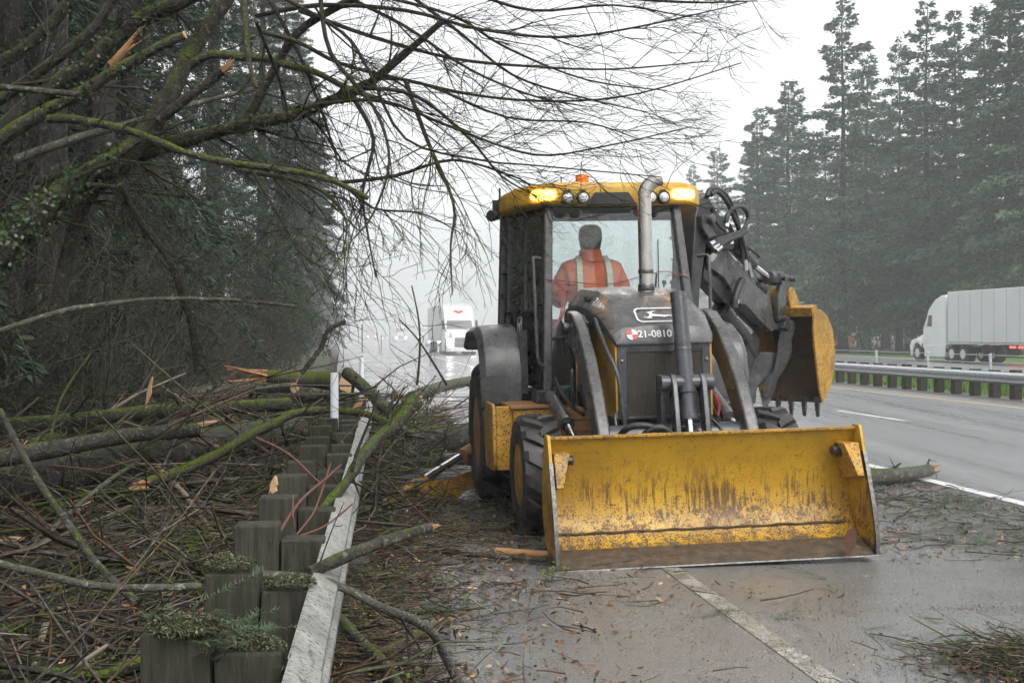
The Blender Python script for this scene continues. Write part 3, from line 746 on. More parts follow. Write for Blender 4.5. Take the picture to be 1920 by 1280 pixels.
def hood(mb):
    rows = []
    for (y, zt, wt, zs, ws, zb, wb) in ST:
        rows.append([(-wb, y, zb), (-ws, y, zs), (-wt, y, zt), (-wt*0.4, y, zt+0.012), (wt*0.4, y, zt+0.012), (wt, y, zt), (ws, y, zs), (wb, y, zb)])
    n = 8; vs = [p for r in rows for p in r]; fs = []
    for i in range(len(rows)-1):
        for k in range(n-1): fs.append((i*n+k, i*n+k+1, (i+1)*n+k+1, (i+1)*n+k))
        fs.append((i*n+n-1, i*n, (i+1)*n, (i+1)*n+n-1))
    fs += [tuple(range(n)), tuple(range((len(rows)-1)*n, len(rows)*n))[::-1]]
    mb.add(vs, fs)
hood_o = part('engine_cover', CHARD, hood, bevel=0.018, seg=3, smooth=30)
for s in (-1, 1):
    part('side_panel', YEL, lambda mb: mb.prism([(-0.40, 0.97), (-0.40, 1.56), (-0.06, 1.695), (0.4, 1.78), (0.95, 1.845), (0.95, 1.0)], lambda a, b, t: ((0.405 + 0.06*min(1, (a+0.4)/0.6))*s + t*s, a, b), 0.0, -0.03), bevel=0.008)
    part('panel_seam', BLK, lambda mb: mb.bar((0.4675*s, 0.25, 1.02), (0.4675*s, 0.25, 1.62), 0.012, 0.012))
# lettering and emblems on the engine cover
def on_slope(x, y0, z0, y1, z1, k, lift=0.016):
    d = Vector((0, y1-y0, z1-z0)).normalized(); nrm = Vector((0, -d.z, d.y))
    return Vector((x, y0 + (y1-y0)*k, z0 + (z1-z0)*k)) + nrm*lift, d, nrm
def text_part(name, body, size, origin, xd, yd, mat, parent, extr=0.001):
    cu = bpy.data.curves.new(name, 'FONT'); cu.body = body; cu.size = size; cu.align_x = 'CENTER'; cu.align_y = 'CENTER'; cu.extrude = extr
    cu.offset = 0.0015
    tmp = bpy.data.objects.new('tmp_text', cu); COL.objects.link(tmp)
    bpy.context.view_layer.update()
    me = bpy.data.meshes.new_from_object(tmp.evaluated_get(bpy.context.evaluated_depsgraph_get()))
    bpy.data.objects.remove(tmp); bpy.data.curves.remove(cu)
    me.materials.clear()
    o = link_mesh(name, me, mat, parent)
    xd, yd = Vector(xd).normalized(), Vector(yd).normalized(); zd = xd.cross(yd)
    o.matrix_local = Matrix((( xd.x, yd.x, zd.x, origin[0]), (xd.y, yd.y, zd.y, origin[1]), (xd.z, yd.z, zd.z, origin[2]), (0, 0, 0, 1)))
    return o
o_, d_, n_ = on_slope(-0.075, -0.435, 1.58, -0.38, 1.70, 0.5, 0.012)
text_part('hood_number', '21-0810', 0.086, o_, (1, 0, 0), d_, WHITE, mach)
def flat_poly(name, pts, org, xd, yd, mat, parent, sc=1.0, th=0.002):
    xd, yd = Vector(xd).normalized(), Vector(yd).normalized(); zd = xd.cross(yd); org = Vector(org)
    mb = MB(); mb.prism(pts, lambda a, b, t: org + xd*a*sc + yd*b*sc + zd*t, 0, th); return mb.build(name, mat, parent, smooth=0)
ro_, _, _ = on_slope(-0.262, -0.435, 1.58, -0.38, 1.70, 0.5, 0.010)
circ = [(math.cos(2*PI*k/24), math.sin(2*PI*k/24)) for k in range(24)]
rd = flat_poly('roundel', circ, ro_, (1, 0, 0), d_, WHITE, mach, 0.047)
for q in (0, 2):
    pts = [(0, 0)] + [(math.cos(PI/2*q + PI/2*k/8 + PI/2), math.sin(PI/2*q + PI/2*k/8 + PI/2)) for k in range(9)]
    flat_poly('roundel_quadrant', pts, ro_ + n_*0.0022, (1, 0, 0), d_, REDD, rd, 0.046)
DEER = [(-0.95, -0.18), (-0.6, -0.28), (-0.42, -0.2), (-0.5, -0.05), (-0.3, -0.02), (0.1, -0.08), (0.38, -0.14), (0.62, -0.02), (0.95, -0.06), (0.98, -0.01), (0.62, 0.08), (0.45, 0.06), (0.2, 0.12),
        (-0.12, 0.16), (-0.3, 0.22), (-0.36, 0.36), (-0.24, 0.5), (-0.08, 0.52), (-0.1, 0.56), (-0.3, 0.56), (-0.42, 0.44), (-0.5, 0.5), (-0.62, 0.44), (-0.66, 0.36), (-0.56, 0.3), (-0.52, 0.18), (-0.6, 0.04), (-0.66, -0.12), (-0.95, -0.13)]
def rrect(a, b, r, n=5):
    out = []
    for cx, cy, a0 in ((a-r, b-r, 0), (-a+r, b-r, PI/2), (-a+r, -b+r, PI), (a-r, -b+r, 1.5*PI)):
        for k in range(n+1): out.append((cx + r*math.cos(a0 + PI/2*k/n), cy + r*math.sin(a0 + PI/2*k/n)))
    return out
def emblem(org, xd, yd, parent, sc, a=1.25, b=0.72, deer_rot=False, th=0.1):
    xd, yd = Vector(xd).normalized(), Vector(yd).normalized(); zd = xd.cross(yd); org = Vector(org)
    outer = rrect(a, b, 0.35); inner = rrect(a-th, b-th, 0.28); n = len(outer)
    mb = MB(); mp = lambda p, t: org + xd*p[0]*sc + yd*p[1]*sc + zd*t
    vs = [mp(p, 0.0005) for p in outer] + [mp(p, 0.0005) for p in inner] + [mp(p, 0.002) for p in outer] + [mp(p, 0.002) for p in inner]
    fs = []
    for i in range(n):
        j = (i+1) % n; fs += [(2*n+i, 2*n+j, 3*n+j, 3*n+i), (i, j, 2*n+j, 2*n+i), (n+j, n+i, 3*n+i, 3*n+j)]
    mb.add(vs, fs); e = mb.build('emblem', WHITE, parent, smooth=0)
    dp = [(-y*1.0, x*0.95) for x, y in DEER] if deer_rot else [(x, y*1.0 - 0.12) for x, y in DEER]
    if deer_rot: dp = [(x + 0.12, -y) for x, y in dp]
    flat_poly('deer_mark', dp, org + zd*0.0005, xd, yd, WHITE, e, sc*0.9)
    return e
o_, d_, n_ = on_slope(0.0, -0.38, 1.70, -0.06, 1.91, 0.42, 0.016)
emblem(o_, (1, 0, 0), d_, mach, 0.15, 1.3, 0.72)
A = Vector((-0.375, -0.2, 1.755)); 
xd_ = Vector((-0.005, -0.42, -0.13)).normalized()
sl = Vector((0.125, 0.0, 0.13)).normalized()
nn = xd_.cross(sl).normalized()
text_part('model_lettering', '310SL', 0.15, Vector((-0.425, 0.14, 1.875)) + nn*0.006, xd_, sl - xd_*sl.dot(xd_), WHITE, mach)
part('cover_latch', BLK, lambda mb: mb.box(-0.47, -0.41, 0.38, 0.5, 1.95, 1.985), bevel=0.006)
part('side_vent', BLK, lambda mb: [mb.box(-0.486, -0.46, -0.02+0.07*k, 0.03+0.07*k, 1.735+0.012*k, 1.775+0.012*k) for k in range(3)])

# ---- exhaust
sx, sy = 0.06, 0.34
zt = 2.97
def stack(mb):
    pts = [(sx, sy, 2.0), (sx, sy, 2.75), (sx, sy, 2.83), (sx+0.012, sy, 2.89), (sx+0.045, sy, 2.945), (sx+0.1, sy-0.005, 2.985), (sx+0.155, sy-0.01, 3.0)]
    mb.tube(smooth_path(pts, 4), 0.061, 24, cap=False)
    mb.tube(smooth_path(pts, 4), 0.056, 24, cap=False)
part('exhaust_stack', INOX, stack, smooth=60)
part('exhaust_clamp', BARE, lambda mb: (mb.lathe([(0.064, 0), (0.067, 0.005), (0.067, 0.03), (0.064, 0.035)], (sx, sy, 2.17), (0, 0, 1), 24), mb.lathe([(0.068, 0), (0.072, 0.008), (0.072, 0.05), (0.066, 0.06)], (sx, sy, 2.02), (0, 0, 1), 24)))

# ---- cab
FP = {-1: (Vector((-0.73, 1.0, 1.08)), Vector((-0.62, 1.35, 2.90))), 1: (Vector((0.73, 1.0, 1.08)), Vector((0.62, 1.35, 2.90)))}
RP = {-1: (Vector((-0.97, 2.25, 1.5)), Vector((-0.90, 2.3, 2.92))), 1: (Vector((0.97, 2.25, 1.5)), Vector((0.90, 2.3, 2.92)))}
for s in (-1, 1):
    b, t = FP[s]
    part('front_pillar', CHARD, lambda mb: mb.bar(b, t, 0.085, 0.10, (0, 1, 0)), bevel=0.02)
    b2, t2 = RP[s]
    part('rear_pillar', CHAR, lambda mb: mb.bar(b2, t2, 0.1, 0.12, (0, 1, 0)), bevel=0.02)
    # side: sill, door frame, glazed upper door, panel below
    c0 = b + Vector((0.0, 0.04, 0.05)); c1 = b2.copy()
    lo = lambda f, z: Vector((b.x + (b2.x-b.x)*f + (t.x - b.x)*(z-1.08)/1.82*(1-f) + (t2.x-b2.x)*(z-1.08)/1.82*f, b.y + 0.06 + (b2.y-b.y-0.1)*f + (t.y-b.y)*(z-1.08)/1.82*(1-f), z))
    part('door_panel', CHAR, lambda mb: mb.hexa([lo(0.05, 1.16), lo(0.95, 1.16), lo(0.95, 1.16) + Vector((-0.03*s, 0, 0)), lo(0.05, 1.16) + Vector((-0.03*s, 0, 0))], [lo(0.05, 1.84), lo(0.95, 1.84), lo(0.95, 1.84) + Vector((-0.03*s, 0, 0)), lo(0.05, 1.84) + Vector((-0.03*s, 0, 0))]), bevel=0.01)
    part('door_frame', CHAR, lambda mb: (mb.bar(lo(0.04, 1.86), lo(0.97, 1.86), 0.035, 0.06), mb.bar(lo(0.04, 2.86), lo(0.97, 2.86), 0.035, 0.06), mb.bar(lo(0.5, 1.86), lo(0.5, 2.86), 0.035, 0.06, (0, 1, 0)), mb.bar(lo(0.93, 1.2), lo(0.93, 2.86), 0.035, 0.07, (0, 1, 0))), bevel=0.008)
    part('side_window', SIDEG, lambda mb: mb.add([lo(0.05, 1.88), lo(0.94, 1.88), lo(0.94, 2.85), lo(0.05, 2.85)], [(0, 1, 2, 3)]), smooth=0)
    part('hinge', BLK, lambda mb: [mb.box(lo(0.97, z).x - 0.05, lo(0.97, z).x + 0.05, lo(0.97, z).y - 0.04, lo(0.97, z).y + 0.06, z-0.03, z+0.03) for z in (1.75, 2.05, 2.3, 2.6)], bevel=0.008)
    hx = b.x + s*0.10
    hp = smooth_path([(b.x+0.02*s, 1.06, 2.36), (hx, 1.0, 2.36), (hx+0.005*s, 0.97, 2.28), (hx, 0.95, 1.9), (hx-0.01*s, 0.93, 1.45), (b.x+0.03*s, 0.97, 1.36)], 5)
    part('grab_rail', CHARD, lambda mb: mb.tube(hp, 0.016, 10), smooth=60)
lo_l = FP[-1]
emo = Vector((-0.868, 1.62, 1.68))
emblem(emo + Vector((-0.012, 0, 0.03)), (0.18, -1, 0), (0.06, 0, 1), mach, 0.12, 0.55, 1.0, deer_rot=True, th=0.08)
part('door_handle', BLK, lambda mb: mb.box(-0.80, -0.765, 1.14, 1.19, 1.62, 1.8), bevel=0.008)
wl, wr = FP[-1], FP[1]
def ws(f, k, off=0.0): 
    a = wl[0].lerp(wl[1], k); b_ = wr[0].lerp(wr[1], k); p = a.lerp(b_, f); return p + Vector((0, off, 0))
part('windscreen', WIND, lambda mb: mb.add([ws(0.03, 0.30), ws(0.97, 0.30), ws(0.97, 0.99), ws(0.03, 0.99)], [(0, 1, 2, 3)]), smooth=0)
for f0, f1 in ((0.03, 0.27), (0.73, 0.97)):
    part('lower_window', WIND, lambda mb: mb.add([ws(f0, 0.06), ws(f1, 0.06), ws(f1, 0.295), ws(f0, 0.295)], [(0, 1, 2, 3)]), smooth=0)
part('windscreen_bar', BLK, lambda mb: (mb.bar(ws(0.02, 0.297, -0.01), ws(0.98, 0.297, -0.01), 0.02, 0.022), mb.bar(ws(0.02, 0.03), ws(0.98, 0.03), 0.05, 0.08), mb.bar(ws(0.02, 0.985), ws(0.98, 0.985), 0.04, 0.05)), bevel=0.004)
part('firewall', INTER, lambda mb: mb.box(-0.42, 0.42, 1.02, 1.08, 0.98, 1.62))
part('cab_sill', CHAR, lambda mb: mb.hexa([(-0.76, 0.97, 0.99), (0.76, 0.97, 0.99), (0.99, 2.3, 0.99), (-0.99, 2.3, 0.99)], [(-0.75, 0.99, 1.12), (0.75, 0.99, 1.12), (0.98, 2.3, 1.12), (-0.98, 2.3, 1.12)]), bevel=0.015)
part('cab_floor', INTER, lambda mb: mb.box(-0.7, 0.7, 1.1, 2.2, 1.125, 1.16))
part('rear_window', WIND, lambda mb: mb.add([(-0.9, 2.3, 1.75), (0.9, 2.3, 1.75), (0.86, 2.33, 2.86), (-0.86, 2.33, 2.86)], [(0, 1, 2, 3)]), smooth=0)
part('rear_frame', CHAR, lambda mb: (mb.bar((-0.95, 2.3, 1.72), (0.95, 2.3, 1.72), 0.06, 0.08), mb.bar((-0.9, 2.33, 2.86), (0.9, 2.33, 2.86), 0.06, 0.08), mb.box(-0.95, 0.95, 2.27, 2.31, 1.15, 1.7)), bevel=0.008)
part('headliner', INTER, lambda mb: mb.box(-0.62, 0.62, 1.4, 2.28, 2.86, 2.885))
part('console', INTER, lambda mb: (mb.box(-0.2, 0.2, 1.1, 1.35, 1.15, 1.78), mb.box(0.42, 0.62, 1.3, 2.1, 1.15, 1.9), mb.box(-0.62, -0.45, 1.6, 2.1, 1.15, 1.8)), bevel=0.03)
def steer(mb):
    c = Vector((0.0, 1.38, 1.93)); ring = [c + Vector((0.2*math.cos(a), 0.17*math.sin(a), 0.085*math.sin(a))) for a in [2*PI*k/24 for k in range(25)]]
    mb.tube(ring, 0.016, 8, cap=False); mb.tube([c, c + Vector((0, -0.12, -0.2))], 0.03, 8)
    for a in (0.3, 2.84, 4.71): mb.tube([c, c + Vector((0.2*math.cos(a), 0.17*math.sin(a), 0.085*math.sin(a)))], 0.012, 6)
part('steering_wheel', INTER, steer)
part('lever', INTER, lambda mb: [ (mb.tube([(x, 1.45, 1.8), (x+0.03, 1.38, 2.12)], 0.01, 6), mb.ball((x+0.03, 1.38, 2.13), 0.025)) for x in (0.48, 0.56)])
part('operator_seat', INTER, lambda mb: (mb.box(-0.27, 0.27, 1.5, 1.98, 1.42, 1.56), mb.box(-0.26, 0.26, 1.42, 1.52, 1.5, 1.98), mb.box(-0.2, 0.2, 1.6, 1.9, 1.16, 1.44)), bevel=0.05, seg=3)
# wiper
part('wiper', BLK, lambda mb: (mb.tube([ws(0.72, 0.33, -0.03), ws(0.79, 0.62, -0.03)], 0.009, 6), mb.bar(ws(0.79, 0.5, -0.025), ws(0.83, 0.8, -0.025), 0.01, 0.02)))
wpts = [ws(-0.02, 0.60, -0.07), ws(0.15, 0.585, -0.06), ws(0.35, 0.57, -0.05), ws(0.5, 0.575, -0.05), ws(0.7, 0.61, -0.05), ws(0.86, 0.63, -0.05), ws(1.02, 0.595, -0.06)]
part('red_wire', simple('red_cable', (0.28, 0.04, 0.03), None, 5, 0.5), lambda mb: mb.tube(smooth_path(wpts, 5), 0.0045, 5))
part('wiring_loom', REDD, lambda mb: [mb.tube(smooth_path([ws(0.06+0.01*k, 0.62, 0.05), ws(0.11+0.012*k, 0.5, 0.08), ws(0.09+0.01*k, 0.4, 0.06), ws(0.03, 0.34, 0.03)], 5), 0.006, 5) for k in range(3)])
# roof
def roof(mb):
    pl = [(-0.98, 2.62), (-0.98, 2.0), (-0.93, 1.55), (-0.82, 1.30), (-0.70, 1.2), (-0.34, 1.17), (-0.27, 1.24), (0.27, 1.24), (0.34, 1.17), (0.70, 1.2), (0.82, 1.30), (0.93, 1.55), (0.98, 2.0), (0.98, 2.62)]
    n = len(pl); c = Vector((0, 1.95, 0))
    lv = [(0.975, 2.865), (1.0, 2.89), (1.0, 3.03), (0.985, 3.055), (0.93, 3.075)]
    vs = []
    for k, z in lv:
        for x, y in pl:
            p = Vector((x, y, 0)); p = c + (p - c)*k; vs.append((p.x, p.y, z + (0.0 if z < 3.02 else 0.02*(1-abs(x)))))
    fs = [tuple(range(n)), tuple(range((len(lv)-1)*n, len(lv)*n))[::-1]]
    for i in range(len(lv)-1):
        for k in range(n): fs.append((i*n+k, i*n+(k+1) % n, (i+1)*n+(k+1) % n, (i+1)*n+k))
    mb.add(vs, fs)
roof_o = part('roof', YEL, roof, bevel=0.012, smooth=40)
part('roof_visor', BLK, lambda mb: mb.prism([(-0.27, 2.87), (-0.19, 2.985), (0.13, 2.985), (0.21, 2.87)], lambda a, b, t: (a, t, b), 1.185, 1.30), bevel=0.006)
def lamp_bar(x0, x1):
    return lambda mb: mb.prism([(a*(x1-x0)/2 + (x0+x1)/2, 2.962 + b*0.05) for a, b in rrect(1, 1, 0.62)], lambda a, b, t: (a, t + 0.14*max(0, abs(a)-0.55), b), 1.172, 1.24)
part('flasher', AMBER, lamp_bar(-0.80, -0.57)); part('flasher', AMBER, lamp_bar(0.55, 0.78))
part('beacon', AMBER_OFF, lambda mb: mb.lathe([(0.062, 0), (0.066, 0.01), (0.066, 0.085), (0.058, 0.098), (0.02, 0.1)], (-0.2, 1.75, 3.125), (0, 0, 1), 24))
part('beacon_base', BLK, lambda mb: mb.lathe([(0.075, 0), (0.075, 0.03), (0.06, 0.035)], (-0.2, 1.75, 3.088), (0, 0, 1), 24))
for x in (-0.47, -0.32, 0.33, 0.455):
    o = part('work_lamp', BLK, lambda mb: (mb.lathe([(0.045, 0.09), (0.056, 0.05), (0.062, 0.0), (0.056, -0.012), (0.05, -0.006)], (x, 1.11, 2.925), (0, 1, -0.1), 20), mb.box(x-0.022, x+0.022, 1.12, 1.2, 2.97, 3.0)))
    mb = MB(); mb.lathe([(0.05, 0.0), (0.04, -0.01), (0.015, -0.016)], (x, 1.108, 2.926), (0, 1, -0.1), 20); mb.build('lens', LENS, o)
o = part('side_lamp', BLK, lambda mb: (mb.lathe([(0.05, 0.09), (0.06, 0.0), (0.05, -0.012)], (-1.06, 2.2, 2.87), (0.6, 0.8, 0.1), 18), mb.box(-1.04, -0.98, 2.2, 2.25, 2.9, 3.03)))
part('antenna', BLK, lambda mb: (mb.tube([(-0.98, 2.1, 3.0), (-0.98, 2.1, 3.14)], 0.012, 6), mb.tube([(-0.42, 1.7, 3.06), (-0.42, 1.7, 3.2)], 0.006, 6)))

# ---- rear fenders, tool box, steps, tanks
for s in (-1, 1):
    arch = [(1.26, 1.02), (1.25, 1.3), (1.30, 1.5), (1.42, 1.64), (1.62, 1.73), (1.9, 1.77), (2.5, 1.75), (2.8, 1.6)]
    inner = [(y + 0.05 if y < 1.6 else y, z - (0.045 if z > 1.4 else 0.0)) for y, z in arch]
    def fend(mb):
        n = len(arch); vs = []
        for x in (0.92, 1.26): 
            for (y, z) in arch: vs.append((x*s, y, z - (0.015 if x > 1 else 0)))
        for (y, z) in arch: vs.append((1.32*s, y+0.05, z-0.07))
        for x in (1.28, 0.92):
            for (y, z) in inner: vs.append((x*s, y + 0.03, z-0.06))
        fs = []
        for r in range(5):
            r2_ = (r+1) % 5
            for k in range(n-1): fs.append((r*n+k, r*n+k+1, r2_*n+k+1, r2_*n+k))
        fs += [tuple(r*n for r in range(5)), tuple(r*n+n-1 for r in range(5))[::-1]]
        mb.add(vs, fs)
    part('fender', CHARD, fend, bevel=0.015, smooth=45)
    part('fender_bracket', CHAR, lambda mb: mb.box(0.86*s, 0.93*s, 1.27, 2.7, 1.1, 1.7))
part('tool_box', YELD, lambda mb: mb.prism([(0.62, 0.44), (0.62, 1.0), (1.3, 1.0), (1.3, 0.52), (1.15, 0.42)], yz, -1.10, -0.68), bevel=0.012)
part('tool_box_lid', BROWNP, lambda mb: mb.box(-1.13, -0.66, 0.59, 1.32, 1.003, 1.035), bevel=0.008)
part('step_plate', YELD, lambda mb: (mb.prism(rrect(0.3, 0.30, 0.1), lambda a, b, t: (t, 0.95 + a, 0.75 + b), -1.285, -1.25), mb.box(-1.25, -1.1, 0.66, 0.7, 0.46, 1.03), mb.box(-1.25, -1.1, 0.7, 1.2, 0.46, 0.50)), bevel=0.01)
part('fuel_tank', BROWNP, lambda mb: mb.box(-0.68, -0.42, 0.30, 0.95, 0.62, 1.02), bevel=0.015)
part('tank_rib', BROWNP, lambda mb: [mb.box(-0.62, -0.45, 0.285, 0.30, z, z+0.012) for z in (0.72, 0.82, 0.92)])
part('right_tank', BLK, lambda mb: mb.box(0.5, 1.05, 0.62, 1.3, 0.46, 1.02), bevel=0.03)
part('fluid_bottle', BLK, lambda mb: (mb.lathe([(0.07, 0), (0.07, 0.1), (0.062, 0.11)], (-0.6, 0.72, 1.04), (0, 0, 1), 18), mb.box(-0.86, -0.67, 0.8, 1.1, 1.04, 1.15)), bevel=0.01)
part('filler_cap', GREENC, lambda mb: mb.lathe([(0.075, 0), (0.078, 0.01), (0.078, 0.04), (0.06, 0.05)], (-0.6, 0.72, 1.145), (0, 0, 1), 20))
# ---- loader arms, torque tube, cylinders, links
ARM = [(0.40, 1.86), (0.18, 1.83), (-0.08, 1.70), (-0.36, 1.47), (-0.58, 1.22), (-0.78, 0.95), (-0.92, 0.66), (-0.98, 0.40), (-0.97, 0.28), (-0.87, 0.26), (-0.80, 0.42), (-0.70, 0.66), (-0.52, 0.93), (-0.30, 1.17), (-0.08, 1.38), (0.16, 1.52), (0.42, 1.58)]
for s, x0 in ((-1, -0.545), (1, 0.545)):
    part('loader_arm', CHARD, lambda mb: mb.prism(ARM, yz, x0 + 0.0*s, x0 + 0.105*s), bevel=0.022, seg=3)
    part('arm_pin', BARE, lambda mb: (mb.lathe([(0.045, 0), (0.045, 0.17), (0.03, 0.18)], (x0 - 0.02*s, 0.27, 1.71), (s, 0, 0), 16), mb.lathe([(0.05, 0), (0.05, 0.17), (0.03, 0.18)], (x0 - 0.02*s, -0.91, 0.34), (s, 0, 0), 16)))
    part('arm_tower', CHAR, lambda mb: mb.prism([(0.16, 1.0), (0.14, 1.76), (0.3, 1.82), (0.46, 1.74), (0.6, 1.0)], yz, x0 - 0.05*s, x0 - 0.015*s), bevel=0.01)
    p0, p1 = Vector((x0 + 0.2*s, 0.72, 1.10)), Vector((x0 + 0.165*s, -0.02, 0.86))
    part('lift_cylinder', CHARD, lambda mb: (mb.tube([p0, p0.lerp(p1, 0.8)], 0.06, 18), mb.tube([p0.lerp(p1, 0.78), p0.lerp(p1, 0.84)], 0.066, 18)), smooth=50)
    part('lift_rod', CHROME, lambda mb: mb.tube([p0.lerp(p1, 0.8), p1 + Vector((0, -0.28, -0.1))], 0.032, 14))
part('torque_tube', STEELB, lambda mb: mb.tube([(-0.55, -0.62, 0.83), (0.55, -0.62, 0.83)], 0.105, 24), smooth=60)
ct, cb_ = Vector((0.085, -0.56, 1.97)), Vector((0.085, -0.80, 0.98))
part('tilt_cylinder', STEELB, lambda mb: (mb.tube([ct, cb_], 0.064, 24), mb.tube([ct.lerp(cb_, 0.66), ct.lerp(cb_, 0.80)], 0.076, 24), mb.tube([ct.lerp(cb_, 0.955), cb_ + (cb_-ct)*0.006], 0.072, 24)), smooth=50)
part('cylinder_band', BARE, lambda mb: (mb.tube([ct.lerp(cb_, 0.445), ct.lerp(cb_, 0.46)], 0.068, 24), mb.tube([ct.lerp(cb_, 0.05), ct.lerp(cb_, 0.056)], 0.0655, 24)))
part('tilt_rod', CHROME, lambda mb: mb.tube([cb_, cb_ + (cb_-ct).normalized()*0.55], 0.034, 18), smooth=60)
for s in (-1, 1):
    xl = 0.085 + s*0.118
    part('tilt_link', STEELB, lambda mb: mb.prism([(-0.70, 1.33), (-0.78, 1.33), (-0.84, 1.26), (-0.98, 0.6), (-0.98, 0.45), (-0.90, 0.45), (-0.72, 1.15), (-0.66, 1.26)], yz, xl - 0.02, xl + 0.02), bevel=0.008)
    xo = 0.085 + s*0.185
    part('link_brace', CHAR, lambda mb: mb.prism([(-0.58, 1.31), (-0.66, 1.33), (-0.72, 1.26), (-0.72, 0.75), (-0.60, 0.75)], yz, xo - 0.02, xo + 0.02), bevel=0.008)
part('trunnion', STEELB, lambda mb: mb.tube([(-0.125, -0.74, 1.26), (0.295, -0.74, 1.26)], 0.062, 20), bevel=0.0, smooth=50)
part('grille_pipe', STEELB, lambda mb: (mb.tube(smooth_path([(-0.50, -0.1, 1.78), (-0.47, -0.35, 1.55), (-0.41, -0.5, 1.33), (-0.385, -0.52, 1.1), (-0.36, -0.52, 0.9)], 5), 0.018, 10), mb.tube(smooth_path([(-0.42, -0.5, 1.03), (-0.45, -0.55, 0.98), (-0.44, -0.6, 0.86)], 4), 0.014, 8)), smooth=60)
def fhoses(mb):
    mb.tube(smooth_path([(-0.52, -0.80, 0.80), (-0.46, -0.95, 0.93), (-0.36, -1.0, 0.96), (-0.24, -1.0, 0.93), (-0.16, -0.95, 0.82)], 6), 0.026, 10)
    mb.tube(smooth_path([(-0.38, -0.9, 0.80), (-0.3, -1.0, 0.91), (-0.2, -1.02, 0.94), (-0.1, -0.99, 0.86), (-0.06, -0.9, 0.78)], 6), 0.026, 10)
    mb.tube(smooth_path([(-0.62, 0.3, 1.35), (-0.66, 0.1, 1.3), (-0.68, 0.0, 1.18), (-0.66, 0.1, 1.05), (-0.62, 0.25, 1.1), (-0.6, 0.35, 1.3)], 6), 0.016, 8)
    mb.tube(smooth_path([(-0.76, 0.4, 1.28), (-0.72, 0.25, 1.14), (-0.66, 0.1, 1.04), (-0.6, -0.05, 0.98)], 5), 0.016, 8)
    mb.tube(smooth_path([(0.29, -0.65, 0.98), (0.36, -0.7, 0.9), (0.38, -0.74, 0.78)], 5), 0.014, 8)
    for k in range(3): mb.tube(smooth_path([(0.49+0.01*k, 0.1, 1.3), (0.47, -0.1, 1.1-0.04*k), (0.47, -0.3, 0.95)], 4), 0.012, 6)
part('front_hose', HOSE, fhoses, smooth=60)
part('red_hose', REDD, lambda mb: mb.tube(smooth_path([(0.445, -0.34, 1.14), (0.47, -0.36, 1.06), (0.46, -0.36, 0.97)], 5), 0.012, 8))

# ---- front bucket
BX0, BX1 = -1.10, 1.265
SEC = [(-1.50, 0.0), (-1.24, 0.075), (-1.115, 0.175), (-1.045, 0.33), (-1.04, 0.5), (-1.085, 0.7), (-1.19, 0.895)]
bk = part('bucket', BUCKM, lambda mb: mb.prism(SEC + [(y + 0.02 + (0.006 if k < 3 else 0.0), z - (0.018 if k < 3 else 0.0)) for k, (y, z) in reversed(list(enumerate(SEC)))], yz, BX0, BX1), smooth=30, bevel=0.003)
def bpart(name, mat, fn, **k): return part(name, mat, fn, parent=bk, **k)
bpart('top_lip', YELD, lambda mb: mb.box(BX0 - 0.01, BX1 + 0.01, -1.215, -1.165, 0.893, 0.915), bevel=0.004)
SIDE = [(-1.52, -0.01), (-1.52, 0.14), (-1.475, 0.34), (-1.40, 0.56), (-1.33, 0.74), (-1.29, 0.86), (-1.26, 0.93), (-1.15, 0.93), (-1.0, 0.62), (-0.98, 0.38), (-1.05, 0.16), (-1.20, 0.03), (-1.35, -0.01)]
for x0, x1 in ((BX0 - 0.022, BX0 + 0.003), (BX1 - 0.003, BX1 + 0.022)):
    bpart('side_plate', BUCKM, lambda mb: mb.prism(SIDE, yz, x0, x1), bevel=0.003)
    edge = SIDE[:5]
    def sc_(mb):
        n = len(edge); vs = []
        for xx in (x0 - 0.002, x1 + 0.002):
            for (y, z) in edge: vs.append((xx, y - 0.006, z))
            for (y, z) in edge: vs.append((xx, y + 0.03, z))
        fs = []
        for k in range(n-1):
            fs += [(k, k+1, 2*n+k+1, 2*n+k), (n+k, 2*n+n+k, 3*n+k+1, n+k+1), (k, n+k, n+k+1, k+1), (2*n+k, 2*n+k+1, 3*n+k+1, 3*n+k)]
        fs += [(0, 2*n, 3*n, n), (n-1, 2*n-1, 4*n-1, 3*n-1)]
        mb.add(vs, fs)
    bpart('side_cutter', BARE, sc_)
for s, xe in ((1, BX0 + 0.004), (-1, BX1 - 0.004)):
    bpart('gusset', YELD, lambda mb: mb.prism([(-1.30, 0.80), (-1.06, 0.80), (-1.02, 0.60), (-1.06, 0.50), (-1.39, 0.56)], lambda a, b, t: (xe + s*(0.015 + 0.10*t*max(0.0, (b-0.45)/0.35) + 0.02*t), a, b), 0.0, 1.0), bevel=0.006)
    bpart('hook_pin', BARE, lambda mb: (mb.lathe([(0.034, 0), (0.034, 0.06), (0.02, 0.065)], (xe + s*0.12, -1.17, 0.735), (s, -0.25, 0), 14), mb.lathe([(0.055, 0), (0.055, 0.02)], (xe + s*0.11, -1.165, 0.735), (s, -0.2, 0), 14)))
bpart('cutting_edge', BARE, lambda mb: mb.prism([(-1.535, -0.012), (-1.53, 0.0), (-1.40, 0.026), (-1.30, 0.05), (-1.30, 0.03)], yz, BX0 - 0.02, BX1 + 0.02), bevel=0.002)
MUDM = Mat('bucket_mud'); mc_ = MUDM.mix(MUDM.ramp(MUDM.noise(16, 6, 0.7), 0.4, 0.6), (0.055, 0.042, 0.03), (0.13, 0.085, 0.05)); MUDM.set(mc_, 0.55); MUDM.bump(MUDM.noise(40, 5, 0.75), 0.9, 0.02); MUDM = MUDM.m
